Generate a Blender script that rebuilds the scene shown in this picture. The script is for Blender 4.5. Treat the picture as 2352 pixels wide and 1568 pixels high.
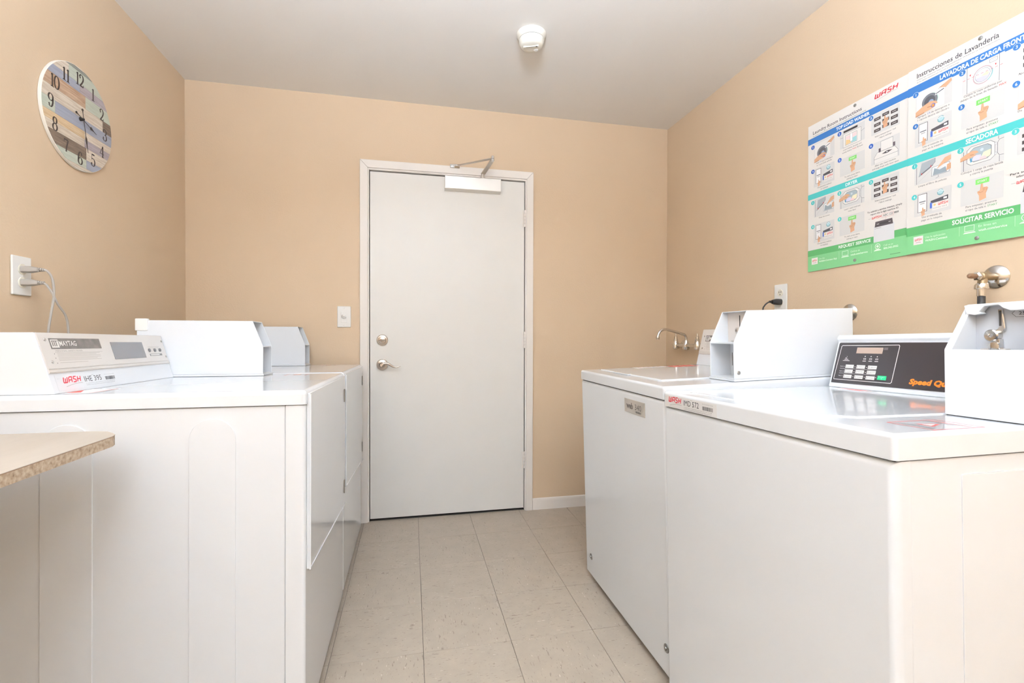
import bpy, bmesh, math, random
from mathutils import Vector, Matrix
random.seed(7)
R = math.radians
for o in list(bpy.data.objects): bpy.data.objects.remove(o)
SC = bpy.context.scene
COL = SC.collection

# ------------------------------------------------------------------ camera
def setup_camera():
    yaw, pit, rol = 0.2117, 0.0113, -0.0028
    r = Vector((math.cos(yaw), -math.sin(yaw), 0)); d = Vector((math.sin(yaw), math.cos(yaw), 0)); z = Vector((0, 0, 1))
    F = d*math.cos(pit) - z*math.sin(pit); z2 = d*math.sin(pit) + z*math.cos(pit)
    Rv = r*math.cos(rol) - z2*math.sin(rol); U = r*math.sin(rol) + z2*math.cos(rol)
    cam = bpy.data.cameras.new('camera'); cam.sensor_width = 36; cam.lens = 1080.28/2352*36
    cam.clip_start = 0.02
    co = bpy.data.objects.new('camera', cam); COL.objects.link(co)
    m = Matrix.Identity(4)
    for i in range(3):
        m[i][0] = Rv[i]; m[i][1] = U[i]; m[i][2] = -F[i]
    m[2][3] = 1.081
    co.matrix_world = m
    SC.camera = co
setup_camera()

# ------------------------------------------------------------------ world, exposure
w = bpy.data.worlds.new('world'); SC.world = w; w.use_nodes = True
w.node_tree.nodes['Background'].inputs[0].default_value = (0.05, 0.05, 0.05, 1)
w.node_tree.nodes['Background'].inputs[1].default_value = 0.3
SC.view_settings.view_transform = 'Standard'; SC.view_settings.look = 'None'
SC.view_settings.exposure = 0.07; SC.view_settings.gamma = 1.0; SC.view_settings.use_curve_mapping = False
ADDED_LAMPS = [(0.00, 0.02, 235.0), (0.05, -1.12, 100.0)]      # x, y, strength of two uplights added out of view to light the room
LAMP_DROP = 0.50
LAMP_LIP = 0.006  # rim height shaped to keep direct light off the lower walls
LAMP_COL = (0.84, 1.0, 1.22)

# room measures (metres)
XL, XR, YB, YF, ZC = -1.180, 1.654, 2.833, -1.75, 2.444

# ------------------------------------------------------------------ helpers
def lin(c):
    f = lambda v: v/12.92 if v <= 0.04045 else ((v+0.055)/1.055)**2.4
    return tuple(f(v/255) for v in c)
MATS = {}
def mat(name, col, rough=0.5, metal=0.0, coat=0.0, bump=0.0, bscale=100.0, spec=0.5, var=0.0, vscale=6.0, emit=0.0):
    m = bpy.data.materials.new(name); m.use_nodes = True
    nt = m.node_tree; b = nt.nodes['Principled BSDF']
    c = lin(col)
    b.inputs['Base Color'].default_value = (*c, 1); b.inputs['Roughness'].default_value = rough
    b.inputs['Metallic'].default_value = metal; b.inputs['Coat Weight'].default_value = coat
    b.inputs['Coat Roughness'].default_value = 0.06
    b.inputs['Specular IOR Level'].default_value = spec
    tc = nt.nodes.new('ShaderNodeTexCoord')
    n = nt.nodes.new('ShaderNodeTexNoise'); n.inputs['Scale'].default_value = vscale; n.inputs['Detail'].default_value = 5
    nt.links.new(tc.outputs['Object'], n.inputs['Vector'])
    r = nt.nodes.new('ShaderNodeValToRGB'); v = max(var, 0.004)
    r.color_ramp.elements[0].position = 0.3; r.color_ramp.elements[1].position = 0.7
    r.color_ramp.elements[0].color = (*[x*(1-v) for x in c], 1); r.color_ramp.elements[1].color = (*[min(1, x*(1+v)) for x in c], 1)
    nt.links.new(n.outputs['Fac'], r.inputs['Fac']); nt.links.new(r.outputs['Color'], b.inputs['Base Color'])
    if bump:
        n2 = nt.nodes.new('ShaderNodeTexNoise'); n2.inputs['Scale'].default_value = bscale; n2.inputs['Detail'].default_value = 3
        nt.links.new(tc.outputs['Object'], n2.inputs['Vector'])
        bp = nt.nodes.new('ShaderNodeBump'); bp.inputs['Strength'].default_value = bump; bp.inputs['Distance'].default_value = 0.004
        nt.links.new(n2.outputs['Fac'], bp.inputs['Height']); nt.links.new(bp.outputs['Normal'], b.inputs['Normal'])
    if emit:
        b.inputs['Emission Color'].default_value = (*LAMP_COL, 1); b.inputs['Emission Strength'].default_value = emit
    MATS[name] = m
    return m

M_wall = mat('wall_paint', (213, 189, 160), 0.55, bump=0.13, bscale=130, var=0.012, vscale=3)
M_ceil = mat('ceiling_paint', (239, 234, 228), 0.8, bump=0.08, bscale=140)
M_trim = mat('trim_paint', (240, 234, 228), 0.35, bump=0.05, bscale=60)
M_door = mat('door_paint', (236, 234, 230), 0.38, bump=0.03, bscale=40, var=0.01)
M_white = mat('white_enamel', (232, 235, 239), 0.18, coat=0.6)
M_white2 = mat('white_powder_coat', (228, 231, 235), 0.38, coat=0.1)
M_plast = mat('white_plastic', (244, 243, 240), 0.3)
M_ivory = mat('ivory_plastic', (240, 235, 220), 0.4)
M_grey = mat('grey_plastic', (196, 199, 205), 0.45)
M_dark = mat('dark_gap', (52, 47, 43), 0.8)  # paints the shade inside gaps; also colours slots, seams and floor joints
M_black = mat('black_rubber', (38, 37, 38), 0.5)
M_ctrl = mat('black_control_panel', (46, 40, 41), 0.32)
M_chrome = mat('chrome', (214, 211, 207), 0.13, metal=1.0)
M_nickel = mat('brushed_nickel', (196, 186, 176), 0.28, metal=1.0)
M_steel = mat('brushed_steel', (205, 198, 190), 0.36, metal=0.75)
M_zinc = mat('zinc_screw', (150, 148, 144), 0.38, metal=0.8)
M_brass = mat('aged_brass', (168, 150, 122), 0.36, metal=0.9, var=0.2, vscale=60)
M_brown = mat('worn_valve_stem', (140, 108, 84), 0.5, metal=0.4, var=0.2, vscale=80)
M_alu = mat('aluminium_cover', (222, 218, 212), 0.32, metal=0.55)
M_cord = mat('grey_cord', (164, 157, 149), 0.5)
M_panel = mat('satin_panel', (224, 219, 214), 0.34, metal=0.25)
M_glass = mat('display_glass', (118, 116, 118), 0.16, coat=0.5)
M_sink = mat('pale_plate', (214, 206, 199), 0.4)
M_label = mat('label_paper', (222, 220, 218), 0.45)
M_btn = mat('dark_button', (104, 102, 102), 0.35)
M_lamp_body = mat('added_lamp_housing', (240, 240, 238), 0.4)
M_clockrim = mat('clock_rim', (243, 238, 230), 0.5)
M_handm = mat('clock_black', (46, 36, 30), 0.4)
M_poster = mat('poster_board', (236, 232, 227), 0.35)
M_steelfoot = mat('levelling_foot', (70, 68, 66), 0.6)
M_detector = mat('detector_plastic', (236, 231, 219), 0.35)

def tile_material():
    m = bpy.data.materials.new('vinyl_floor_tile'); m.use_nodes = True
    nt = m.node_tree; N = nt.nodes; L = nt.links; b = N['Principled BSDF']
    tc = N.new('ShaderNodeTexCoord'); oi = N.new('ShaderNodeObjectInfo')
    mp = N.new('ShaderNodeMapping'); L.new(tc.outputs['Object'], mp.inputs['Vector'])
    mul = N.new('ShaderNodeVectorMath'); mul.operation = 'SCALE'; mul.inputs[0].default_value = (7.3, 3.1, 5.7)
    L.new(oi.outputs['Random'], mul.inputs['Scale']); L.new(mul.outputs[0], mp.inputs['Location'])
    base = lin((173, 160, 144))
    n1 = N.new('ShaderNodeTexNoise'); n1.inputs['Scale'].default_value = 14; n1.inputs['Detail'].default_value = 8; n1.inputs['Roughness'].default_value = 0.65
    L.new(mp.outputs[0], n1.inputs['Vector'])
    r1 = N.new('ShaderNodeValToRGB'); r1.color_ramp.elements[0].position = 0.3; r1.color_ramp.elements[1].position = 0.72
    r1.color_ramp.elements[0].color = (*[x*0.92 for x in base], 1); r1.color_ramp.elements[1].color = (*[x*1.05 for x in base], 1)
    L.new(n1.outputs['Fac'], r1.inputs['Fac'])
    # dark and light chips, drawn out along one axis
    def chips(scl, seed, thr, col, prev):
        mp2 = N.new('ShaderNodeMapping'); mp2.inputs['Scale'].default_value = scl; mp2.inputs['Location'].default_value = (seed, seed*2, 0)
        L.new(mp.outputs[0], mp2.inputs['Vector'])
        n = N.new('ShaderNodeTexNoise'); n.inputs['Scale'].default_value = 1.0; n.inputs['Detail'].default_value = 2.5
        L.new(mp2.outputs[0], n.inputs['Vector'])
        rr = N.new('ShaderNodeValToRGB'); rr.color_ramp.elements[0].position = thr; rr.color_ramp.elements[1].position = thr+0.03
        rr.color_ramp.elements[0].color = (0, 0, 0, 1); rr.color_ramp.elements[1].color = (1, 1, 1, 1)
        L.new(n.outputs['Fac'], rr.inputs['Fac'])
        mx = N.new('ShaderNodeMix'); mx.data_type = 'RGBA'; mx.inputs[7].default_value = (*lin(col), 1)
        k = N.new('ShaderNodeMath'); k.operation = 'MULTIPLY'; k.inputs[1].default_value = 0.7
        L.new(rr.outputs['Color'], k.inputs[0]); L.new(k.outputs[0], mx.inputs[0]); L.new(prev, mx.inputs[6])
        return mx.outputs[2]
    c = chips((34, 130, 1), 3.1, 0.665, (128, 114, 99), r1.outputs['Color'])
    c = chips((60, 220, 1), 6.7, 0.66, (142, 128, 112), c)
    c = chips((46, 190, 1), 9.4, 0.70, (214, 205, 192), c)
    L.new(c, b.inputs['Base Color'])
    b.inputs['Roughness'].default_value = 0.42
    n3 = N.new('ShaderNodeTexNoise'); n3.inputs['Scale'].default_value = 25; L.new(mp.outputs[0], n3.inputs['Vector'])
    bp = N.new('ShaderNodeBump'); bp.inputs['Strength'].default_value = 0.05; bp.inputs['Distance'].default_value = 0.003
    L.new(n3.outputs['Fac'], bp.inputs['Height']); L.new(bp.outputs['Normal'], b.inputs['Normal'])
    return m
M_tile = tile_material()

def wood_material(name, col, dark, streak=0.5):
    m = bpy.data.materials.new(name); m.use_nodes = True
    nt = m.node_tree; N = nt.nodes; L = nt.links; b = N['Principled BSDF']
    tc = N.new('ShaderNodeTexCoord'); oi = N.new('ShaderNodeObjectInfo'); mp = N.new('ShaderNodeMapping'); mp.inputs['Scale'].default_value = (7, 1, 120)
    mul = N.new('ShaderNodeVectorMath'); mul.operation = 'SCALE'; mul.inputs[0].default_value = (11, 3, 17)
    L.new(oi.outputs['Random'], mul.inputs['Scale']); L.new(mul.outputs[0], mp.inputs['Location'])
    L.new(tc.outputs['Object'], mp.inputs['Vector'])
    n = N.new('ShaderNodeTexNoise'); n.inputs['Scale'].default_value = 1.5; n.inputs['Detail'].default_value = 6; n.inputs['Roughness'].default_value = 0.7
    L.new(mp.outputs[0], n.inputs['Vector'])
    r = N.new('ShaderNodeValToRGB'); r.color_ramp.elements[0].position = 0.34; r.color_ramp.elements[1].position = 0.34+streak*0.5
    r.color_ramp.elements[0].color = (*lin(dark), 1); r.color_ramp.elements[1].color = (*lin(col), 1)
    L.new(n.outputs['Fac'], r.inputs['Fac']); L.new(r.outputs['Color'], b.inputs['Base Color']); b.inputs['Roughness'].default_value = 0.6
    return m

def particle_board():
    m = bpy.data.materials.new('particle_board_edge'); m.use_nodes = True
    nt = m.node_tree; N = nt.nodes; L = nt.links; b = N['Principled BSDF']
    tc = N.new('ShaderNodeTexCoord')
    v = N.new('ShaderNodeTexNoise'); v.inputs['Scale'].default_value = 130; v.inputs['Detail'].default_value = 4; L.new(tc.outputs['Object'], v.inputs['Vector'])
    r = N.new('ShaderNodeValToRGB'); e = r.color_ramp.elements
    e[0].position = 0.26; e[0].color = (*lin((118, 98, 80)), 1); e[1].position = 0.66; e[1].color = (*lin((186, 168, 146)), 1)
    k = e.new(0.40); k.color = (*lin((160, 139, 116)), 1)
    L.new(v.outputs['Fac'], r.inputs['Fac']); L.new(r.outputs['Color'], b.inputs['Base Color']); b.inputs['Roughness'].default_value = 0.8
    bp = N.new('ShaderNodeBump'); bp.inputs['Strength'].default_value = 0.5; bp.inputs['Distance'].default_value = 0.002
    L.new(v.outputs['Fac'], bp.inputs['Height']); L.new(bp.outputs['Normal'], b.inputs['Normal'])
    return m
M_particle = particle_board()
M_lamin = wood_material('pale_laminate', (172, 162, 149), (163, 151, 137), 0.9)

def print_material():
    m = bpy.data.materials.new('printed_ink'); m.use_nodes = True
    nt = m.node_tree; b = nt.nodes['Principled BSDF']
    a = nt.nodes.new('ShaderNodeAttribute'); a.attribute_name = 'ink'
    nt.links.new(a.outputs['Color'], b.inputs['Base Color']); b.inputs['Roughness'].default_value = 0.4
    return m
M_ink = print_material()

def link(o, parent=None):
    COL.objects.link(o)
    if parent: o.parent = parent
    return o
def finish(name, bm, m, parent=None, ang=35, loc=None):
    me = bpy.data.meshes.new(name)
    bmesh.ops.recalc_face_normals(bm, faces=bm.faces)
    bm.to_mesh(me); bm.free()
    me.materials.append(m)
    for p in me.polygons: p.use_smooth = True
    me.set_sharp_from_angle(angle=R(ang))
    o = bpy.data.objects.new(name, me); link(o, parent)
    wn = o.modifiers.new('weighted_normals', 'WEIGHTED_NORMAL'); wn.keep_sharp = True; wn.weight = 80
    if loc: o.location = loc
    return o
def nb(): return bmesh.new()
def box(bm, lo, hi, bev=0.0, seg=2, sel=None):
    t = bmesh.new()
    bmesh.ops.create_cube(t, size=1.0)
    for v in t.verts:
        v.co = Vector([lo[i] + (v.co[i]+0.5)*(hi[i]-lo[i]) for i in range(3)])
    if bev:
        ed = [e for e in t.edges if (sel is None or sel(e))]
        bmesh.ops.bevel(t, geom=ed, offset=bev, segments=seg, profile=0.5, affect='EDGES')
    merge(bm, t)
def merge(bm, t):
    me = bpy.data.meshes.new('tmp'); t.to_mesh(me); t.free(); bm.from_mesh(me); bpy.data.meshes.remove(me)
def prism(bm, pts, axis, a, b, bev=0.0, seg=2):
    """pts: polygon in the two remaining axes (cyclic order x<-yz, y<-xz, z<-xy), extruded along axis from a to b"""
    t = bmesh.new()
    def mk(p, c):
        if axis == 0: return (c, p[0], p[1])
        if axis == 1: return (p[0], c, p[1])
        return (p[0], p[1], c)
    va = [t.verts.new(mk(p, a)) for p in pts]; vb = [t.verts.new(mk(p, b)) for p in pts]
    t.faces.new(va); t.faces.new(vb)
    n = len(pts)
    for i in range(n): t.faces.new((va[i], va[(i+1) % n], vb[(i+1) % n], vb[i]))
    bmesh.ops.recalc_face_normals(t, faces=t.faces)
    if bev: bmesh.ops.bevel(t, geom=t.edges[:], offset=bev, segments=seg, profile=0.5, affect='EDGES')
    merge(bm, t)
def frame_of(d):
    d = d.normalized(); u = d.cross(Vector((0, 0, 1)))
    if u.length < 1e-4: u = d.cross(Vector((1, 0, 0)))
    u.normalize(); return u, d.cross(u).normalized()
def lathe(bm, p0, d, prof, n=24):
    """prof: list of (distance along d, radius)"""
    p0 = Vector(p0); d = Vector(d).normalized(); u, v = frame_of(d); rings = []
    for (t, r) in prof:
        if r < 1e-6: rings.append([bm.verts.new(p0 + d*t)])
        else: rings.append([bm.verts.new(p0 + d*t + u*r*math.cos(2*math.pi*i/n) + v*r*math.sin(2*math.pi*i/n)) for i in range(n)])
    for a, b in zip(rings, rings[1:]):
        for i in range(n):
            j = (i+1) % n
            if len(a) == 1 and len(b) == 1: continue
            if len(a) == 1: bm.faces.new((a[0], b[i], b[j]))
            elif len(b) == 1: bm.faces.new((a[i], a[j], b[0]))
            else: bm.faces.new((a[i], a[j], b[j], b[i]))
    for rr in (rings[0], rings[-1]):
        if len(rr) > 1: bm.faces.new(rr)
def smooth_path(pts, k=6):
    P = [Vector(p) for p in pts]; out = []
    for i in range(len(P)-1):
        p0 = P[max(i-1, 0)]; p1 = P[i]; p2 = P[i+1]; p3 = P[min(i+2, len(P)-1)]
        for j in range(k):
            t = j/k
            out.append(0.5*((2*p1) + (p2-p0)*t + (2*p0-5*p1+4*p2-p3)*t*t + (3*p1-p0-3*p2+p3)*t**3))
    out.append(P[-1]); return out
def tube(bm, pts, rad, n=10, k=6):
    P = smooth_path(pts, k) if k else [Vector(p) for p in pts]
    rings = []; u = None
    for i, p in enumerate(P):
        d = (P[min(i+1, len(P)-1)] - P[max(i-1, 0)]).normalized()
        if u is None: u, v = frame_of(d)
        else:
            u = (u - d*u.dot(d)).normalized(); v = d.cross(u)
        r = rad(i/(len(P)-1)) if callable(rad) else rad
        rings.append([bm.verts.new(p + (u*math.cos(2*math.pi*j/n) + v*math.sin(2*math.pi*j/n))*r) for j in range(n)])
    for a, b in zip(rings, rings[1:]):
        for j in range(n): bm.faces.new((a[j], a[(j+1) % n], b[(j+1) % n], b[j]))
    bm.faces.new(rings[0]); bm.faces.new(rings[-1])
def P_box(name, lo, hi, m, parent, bev=0.0, seg=2, **k):
    bm = nb(); box(bm, lo, hi, bev, seg); return finish(name, bm, m, parent, **k)
def P_lathe(name, p0, d, prof, m, parent, n=24, **k):
    bm = nb(); lathe(bm, p0, d, prof, n); return finish(name, bm, m, parent, **k)
def tag(o, label, cat, group=None):
    o['label'] = label; o['category'] = cat
    if group: o['group'] = group
    return o
def thing(name, label, cat, loc=(0, 0, 0), rot=(0, 0, 0), group=None):
    o = bpy.data.objects.new(name, None); COL.objects.link(o); o.empty_display_size = 0.1
    o.location = loc; o.rotation_euler = rot
    return tag(o, label, cat, group)
def struct(o): o['kind'] = 'structure'; return o
WALL_L = R(90); WALL_R = R(-90)      # local x to the right, local -y into the room

# ------------------------------------------------------------------ flat print
_tc = {}
_dg = None
def text_mesh(s, bold=0.0):
    key = (s, bold)
    if key in _tc: return _tc[key]
    cu = bpy.data.curves.new('t', 'FONT'); cu.body = s; cu.size = 1.0; cu.resolution_u = 2; cu.offset = bold; cu.fill_mode = 'FRONT'
    ob = bpy.data.objects.new('t', cu); COL.objects.link(ob)
    dg = bpy.context.evaluated_depsgraph_get(); dg.update()
    me = bpy.data.meshes.new_from_object(ob.evaluated_get(dg))
    vs = [(v.co.x, v.co.y) for v in me.vertices]; fs = [tuple(p.vertices) for p in me.polygons]
    bpy.data.meshes.remove(me); bpy.data.objects.remove(ob); bpy.data.curves.remove(cu)
    _tc[key] = (vs, fs); return vs, fs
CAP = None
def stroke(pts, w, pen=None):
    """ribbon along a polyline; pen=(vertical stroke width, horizontal stroke width) gives a contrasted line"""
    P = [Vector((p[0], p[1])) for p in pts]; Lf = []; Rt = []
    closed = (P[0]-P[-1]).length < 1e-6
    for i, p in enumerate(P):
        a = P[i-1] if i > 0 else (P[-2] if closed else None); b = P[i+1] if i < len(P)-1 else (P[1] if closed else None)
        d1 = (p-a).normalized() if a is not None else None; d2 = (b-p).normalized() if b is not None else None
        d = ((d1 or d2) + (d2 or d1)); d = d.normalized() if d.length > 1e-6 else (d1 or d2)
        n = Vector((-d.y, d.x))
        k = 1.0
        if d1 is not None and d2 is not None: k = 1/max(0.5, n.dot(Vector((-d1.y, d1.x))))
        hw = 0.5*(w if pen is None else math.hypot(pen[0]*n.x, pen[1]*n.y))*k
        Lf.append(p+n*hw); Rt.append(p-n*hw)
    return [[Lf[i], Lf[i+1], Rt[i+1], Rt[i]] for i in range(len(P)-1)]
def arc(cx, cy, rx, ry, a0, a1, n=14):
    return [(cx+rx*math.cos(R(a0+(a1-a0)*i/n)), cy+ry*math.sin(R(a0+(a1-a0)*i/n))) for i in range(n+1)]
class Print:
    def __init__(s, o=(0, 0, 0), U=(1, 0, 0), V=(0, 0, 1), eps=0.00006):
        s.o = Vector(o); s.U = Vector(U).normalized(); s.V = Vector(V).normalized(); s.N = s.U.cross(s.V)
        s.v = []; s.f = []; s.c = []; s.eps = eps; s.layer = 1; s.org = (0, 0)
    def poly(s, pts, col, lay=None):
        h = s.eps*(lay or s.layer); b = len(s.v)
        for p in pts: s.v.append(s.o + s.U*(p[0]+s.org[0]) + s.V*(p[1]+s.org[1]) + s.N*h)
        s.f.append(tuple(range(b, b+len(pts)))); s.c.append(col)
    def rect(s, x0, y0, x1, y1, col, lay=None): s.poly([(x0, y0), (x1, y0), (x1, y1), (x0, y1)], col, lay)
    def circ(s, x, y, r, col, lay=None, ry=None, n=20): s.poly(arc(x, y, r, ry or r, 0, 360*(n-1)/n, n-1), col, lay)
    def line(s, pts, w, col, lay=None, pen=None):
        for q in stroke(pts, w, pen): s.poly(q, col, lay)
    def frame(s, x0, y0, x1, y1, w, col, lay=None):
        s.rect(x0, y0, x1, y0+w, col, lay); s.rect(x0, y1-w, x1, y1, col, lay); s.rect(x0, y0+w, x0+w, y1-w, col, lay); s.rect(x1-w, y0+w, x1, y1-w, col, lay)
    def text(s, t, x, y, h, col, lay=None, width=None, align='l', bold=0.0, shear=0.0):
        """h: cap height, y: baseline"""
        vs, fs = text_mesh(t, bold)
        if not vs: return
        k = h/CAPH; x0 = min(v[0] for v in vs); x1 = max(v[0] for v in vs)
        kx = k if width is None else width/(x1-x0)
        W = kx*(x1-x0); ox = x if align == 'l' else (x-W/2 if align == 'c' else x-W)
        hh = s.eps*(lay or s.layer); b = len(s.v)
        for v in vs:
            px = ox+(v[0]-x0)*kx + shear*v[1]*k; py = y+v[1]*k
            s.v.append(s.o + s.U*(px+s.org[0]) + s.V*(py+s.org[1]) + s.N*hh)
        for f in fs: s.f.append(tuple(i+b for i in f)); s.c.append(col)
    def build(s, name, parent, label=None):
        me = bpy.data.meshes.new(name); me.from_pydata([tuple(v) for v in s.v], [], s.f)
        at = me.attributes.new('ink', 'FLOAT_COLOR', 'FACE')
        for i, c in enumerate(s.c): at.data[i].color = (*lin(c), 1)
        me.materials.append(M_ink)
        o = bpy.data.objects.new(name, me); link(o, parent)
        if label: o['label'] = label
        return o
_v, _f = text_mesh('H'); CAPH = max(v[1] for v in _v)
RED = (206, 34, 52); INK = (52, 50, 52); GREY = (150, 148, 148)
def wash_logo(p, x, y, h, w, col=RED, lay=None, shear=0.18):
    L = [[[(0, 1), (0, .1), (.08, 0), (.72, 0), (.8, .1), (.8, 1)], [(.4, 0), (.4, .8)]],
         [[(0, 0), (0, .8), (.16, 1), (.66, 1), (.66, 0)], [(0, .42), (.66, .42)]],
         [[(.64, 1), (.1, 1), (.04, .9), (.04, .62), (.6, .42), (.6, .1), (.54, 0), (0, 0)]],
         [[(0, 0), (0, 1)], [(.64, 0), (.64, 1)], [(0, .5), (.64, .5)]]]
    adv = [1.14, 1.0, .98, .8]; tot = sum(adv)+shear; ox = 0
    k = w/tot
    for g, a in zip(L, adv):
        for pl in g:
            for q in stroke(pl, 0.2):
                p.poly([(x+(ox+.1+v.x+shear*v.y)*k, y+(0.09+v.y*0.84)*h) for v in q], col, lay)
        ox += a
def swoosh(p, x, y, w, h, lay=None):
    p.line([(x+w*t, y+h*math.sin(math.pi*t*0.62)) for t in [i/12 for i in range(13)]], h*0.18, (168, 166, 166), lay)

# ------------------------------------------------------------------ the room shell
def slab(name, lo, hi, m):
    bm = nb(); box(bm, lo, hi); return struct(finish(name, bm, m))
T = 0.12
slab('wall_left', (XL-T, YF-T, -0.05), (XL, YB+T, ZC), M_wall)
slab('wall_right', (XR, YF-T, -0.05), (XR+T, YB+T, ZC), M_wall)
slab('wall_front', (XL, YF-T, -0.05), (XR, YF, ZC), M_wall)
slab('ceiling', (XL-T, YF-T, ZC), (XR+T, YB+T, ZC+0.1), M_ceil)
OX0, OX1, OZ = -0.250, 0.704, 2.052            # door opening
bm = nb()
box(bm, (XL, YB, -0.05), (OX0, YB+T, ZC)); box(bm, (OX1, YB, -0.05), (XR, YB+T, ZC)); box(bm, (OX0, YB, OZ), (OX1, YB+T, ZC))
struct(finish('wall_back', bm, M_wall))

fl = slab('floor', (XL-T, YF-T, -0.06), (XR+T, YB+T+0.6, -0.0026), M_dark)
TS, TX, TY = 0.3063, 0.0423, 1.3156
def tile_mesh(w, d):
    bm = nb(); box(bm, (-w/2, -d/2, -0.0025), (w/2, d/2, 0), 0.0006, 1, sel=lambda e: all(v.co.z > -0.001 for v in e.verts))
    me = bpy.data.meshes.new('floor_tile'); bm.to_mesh(me); bm.free(); me.materials.append(M_tile); return me
full = tile_mesh(TS-0.0012, TS-0.0012); g = 0.00055
for i in range(-5, 7):
    for j in range(-11, 6):
        x0, x1, y0, y1 = TX+i*TS, TX+(i+1)*TS, TY+j*TS, TY+(j+1)*TS
        cx0, cx1, cy0, cy1 = max(x0, XL), min(x1, XR), max(y0, YF), min(y1, YB+0.10 if (x1 > OX0 and x0 < OX1) else YB)
        if cx1-cx0 < 0.01 or cy1-cy0 < 0.01: continue
        whole = abs(cx1-cx0-TS) < 1e-4 and abs(cy1-cy0-TS) < 1e-4
        turn = (i+j) % 2 == 1
        if whole: me = full
        else: me = tile_mesh((cy1-cy0 if turn else cx1-cx0)-0.0012, (cx1-cx0 if turn else cy1-cy0)-0.0012)
        o = bpy.data.objects.new('floor_tile', me); link(o, fl); o.location = ((cx0+cx1)/2, (cy0+cy1)/2, 0)
        o.rotation_euler = (0, 0, R(90) if turn else 0)

def baseboard(name, prof_axis, a, b, wall, sgn):
    bm = nb(); pr = [(0, 0), (0.011, 0), (0.011, 0.052), (0.006, 0.066), (0, 0.070)]
    if prof_axis == 'x': prism(bm, [(wall+sgn*p[0], p[1]) for p in pr], 0, a, b)
    else: prism(bm, [(wall+sgn*p[0], p[1]) for p in pr], 1, a, b)
    struct(finish(name, bm, M_trim))
baseboard('baseboard_back', 'x', 0.741, XR, YB, -1)
baseboard('baseboard_back', 'x', XL, -0.288, YB, -1)
baseboard('baseboard_left', 'y', YF, YB-0.012, XL, 1)
baseboard('baseboard_right', 'y', YF, YB-0.012, XR, -1)

# ------------------------------------------------------------------ door with casing
CF = YB-0.016
tr = bpy.data.objects.new('trim_1', None); COL.objects.link(tr); struct(tr); tr.location = (0, 0, 0)
CO0, CO1, CI0, CI1, CT, CTI = -0.286, 0.739, -0.243, 0.697, 2.091, 2.046
def cas(name, pts):
    bm = nb(); prism(bm, pts, 1, CF, YB, 0.0025, 2); finish(name, bm, M_trim, tr)
cas('casing_side', [(CO0, 0.0), (CI0, 0.0), (CI0, CTI), (CO0, CT)])
cas('casing_side', [(CI1, 0.0), (CO1, 0.0), (CO1, CT), (CI1, CTI)])
cas('casing_head', [(CO0, CT), (CI0, CTI), (CI1, CTI), (CO1, CT)])
JI0, JI1, JZ = -0.236, 0.690, 2.036
bm = nb(); box(bm, (OX0, YB-0.008, 0), (JI0, YB+T, OZ), 0.0015, 1); finish('jamb', bm, M_trim, tr)
bm = nb(); box(bm, (JI1, YB-0.008, 0), (OX1, YB+T, OZ), 0.0015, 1); finish('jamb', bm, M_trim, tr)
bm = nb(); box(bm, (JI0, YB-0.008, JZ), (JI1, YB+T, OZ), 0.0015, 1); finish('jamb', bm, M_trim, tr)
bm = nb(); box(bm, (JI0, YB+0.055, 0), (JI0+0.012, YB+0.09, JZ)); box(bm, (JI1-0.012, YB+0.055, 0), (JI1, YB+0.09, JZ)); box(bm, (JI0, YB+0.055, JZ-0.012), (JI1, YB+0.09, JZ))
finish('door_stop', bm, M_dark, tr)  # stop coloured dark for the shade behind the door gap
bm = nb(); box(bm, (JI0, YB+0.01, 0.0), (JI1, YB+T, 0.004)); finish('door_gap_shade', bm, M_dark, tr)  # dark strip painted as the shade under the door

DY = YB+0.004                                   # door face
D0, D1, DZ0, DZ1 = JI0+0.004, JI1-0.004, 0.014, 2.031
dr = bpy.data.objects.new('door_1', None); COL.objects.link(dr); struct(dr)
dr.location = ((D0+D1)/2, DY+0.02, DZ0)
def DL(x, y, z): return (x-dr.location.x, y-dr.location.y, z-dr.location.z)
P_box('leaf', DL(D0, DY, DZ0), DL(D1, DY+0.044, DZ1), M_door, dr, 0.002, 2)
for z in (1.806, 1.058, 0.315):                 # hinges
    h = P_lathe('hinge', DL(JI1-0.003, DY-0.009, z-0.052), (0, 0, 1), [(0, 0.004), (0.001, 0.0065), (0.103, 0.0065), (0.104, 0.004)], M_trim, dr, 14)
    for k in range(1, 5):
        P_lathe('knuckle_ring', DL(JI1-0.003, DY-0.009, z-0.052+k*0.021), (0, 0, 1), [(0, 0.0072), (0.0012, 0.0072)], M_steel, dr, 14).parent = h
    P_box('leaf_plate', DL(JI1-0.016, DY-0.003, z-0.05), DL(JI1+0.0, DY-0.0005, z+0.05), M_trim, dr).parent = h
# deadbolt with thumb turn
db = P_lathe('deadbolt', DL(-0.163, DY, 1.056), (0, -1, 0), [(0, 0.0325), (0.004, 0.0325), (0.010, 0.028), (0.011, 0.022), (0.009, 0.020), (0.012, 0.013), (0.012, 0)], M_nickel, dr, 32)
bm = nb(); t = bmesh.new(); bmesh.ops.create_uvsphere(t, u_segments=20, v_segments=10, radius=1)
for v in t.verts: v.co = Vector((v.co.x*0.019, v.co.y*0.012, v.co.z*0.0055)) + Vector(DL(-0.163, DY-0.018, 1.056))
merge(bm, t); finish('thumb_turn', bm, M_nickel, db)
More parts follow.
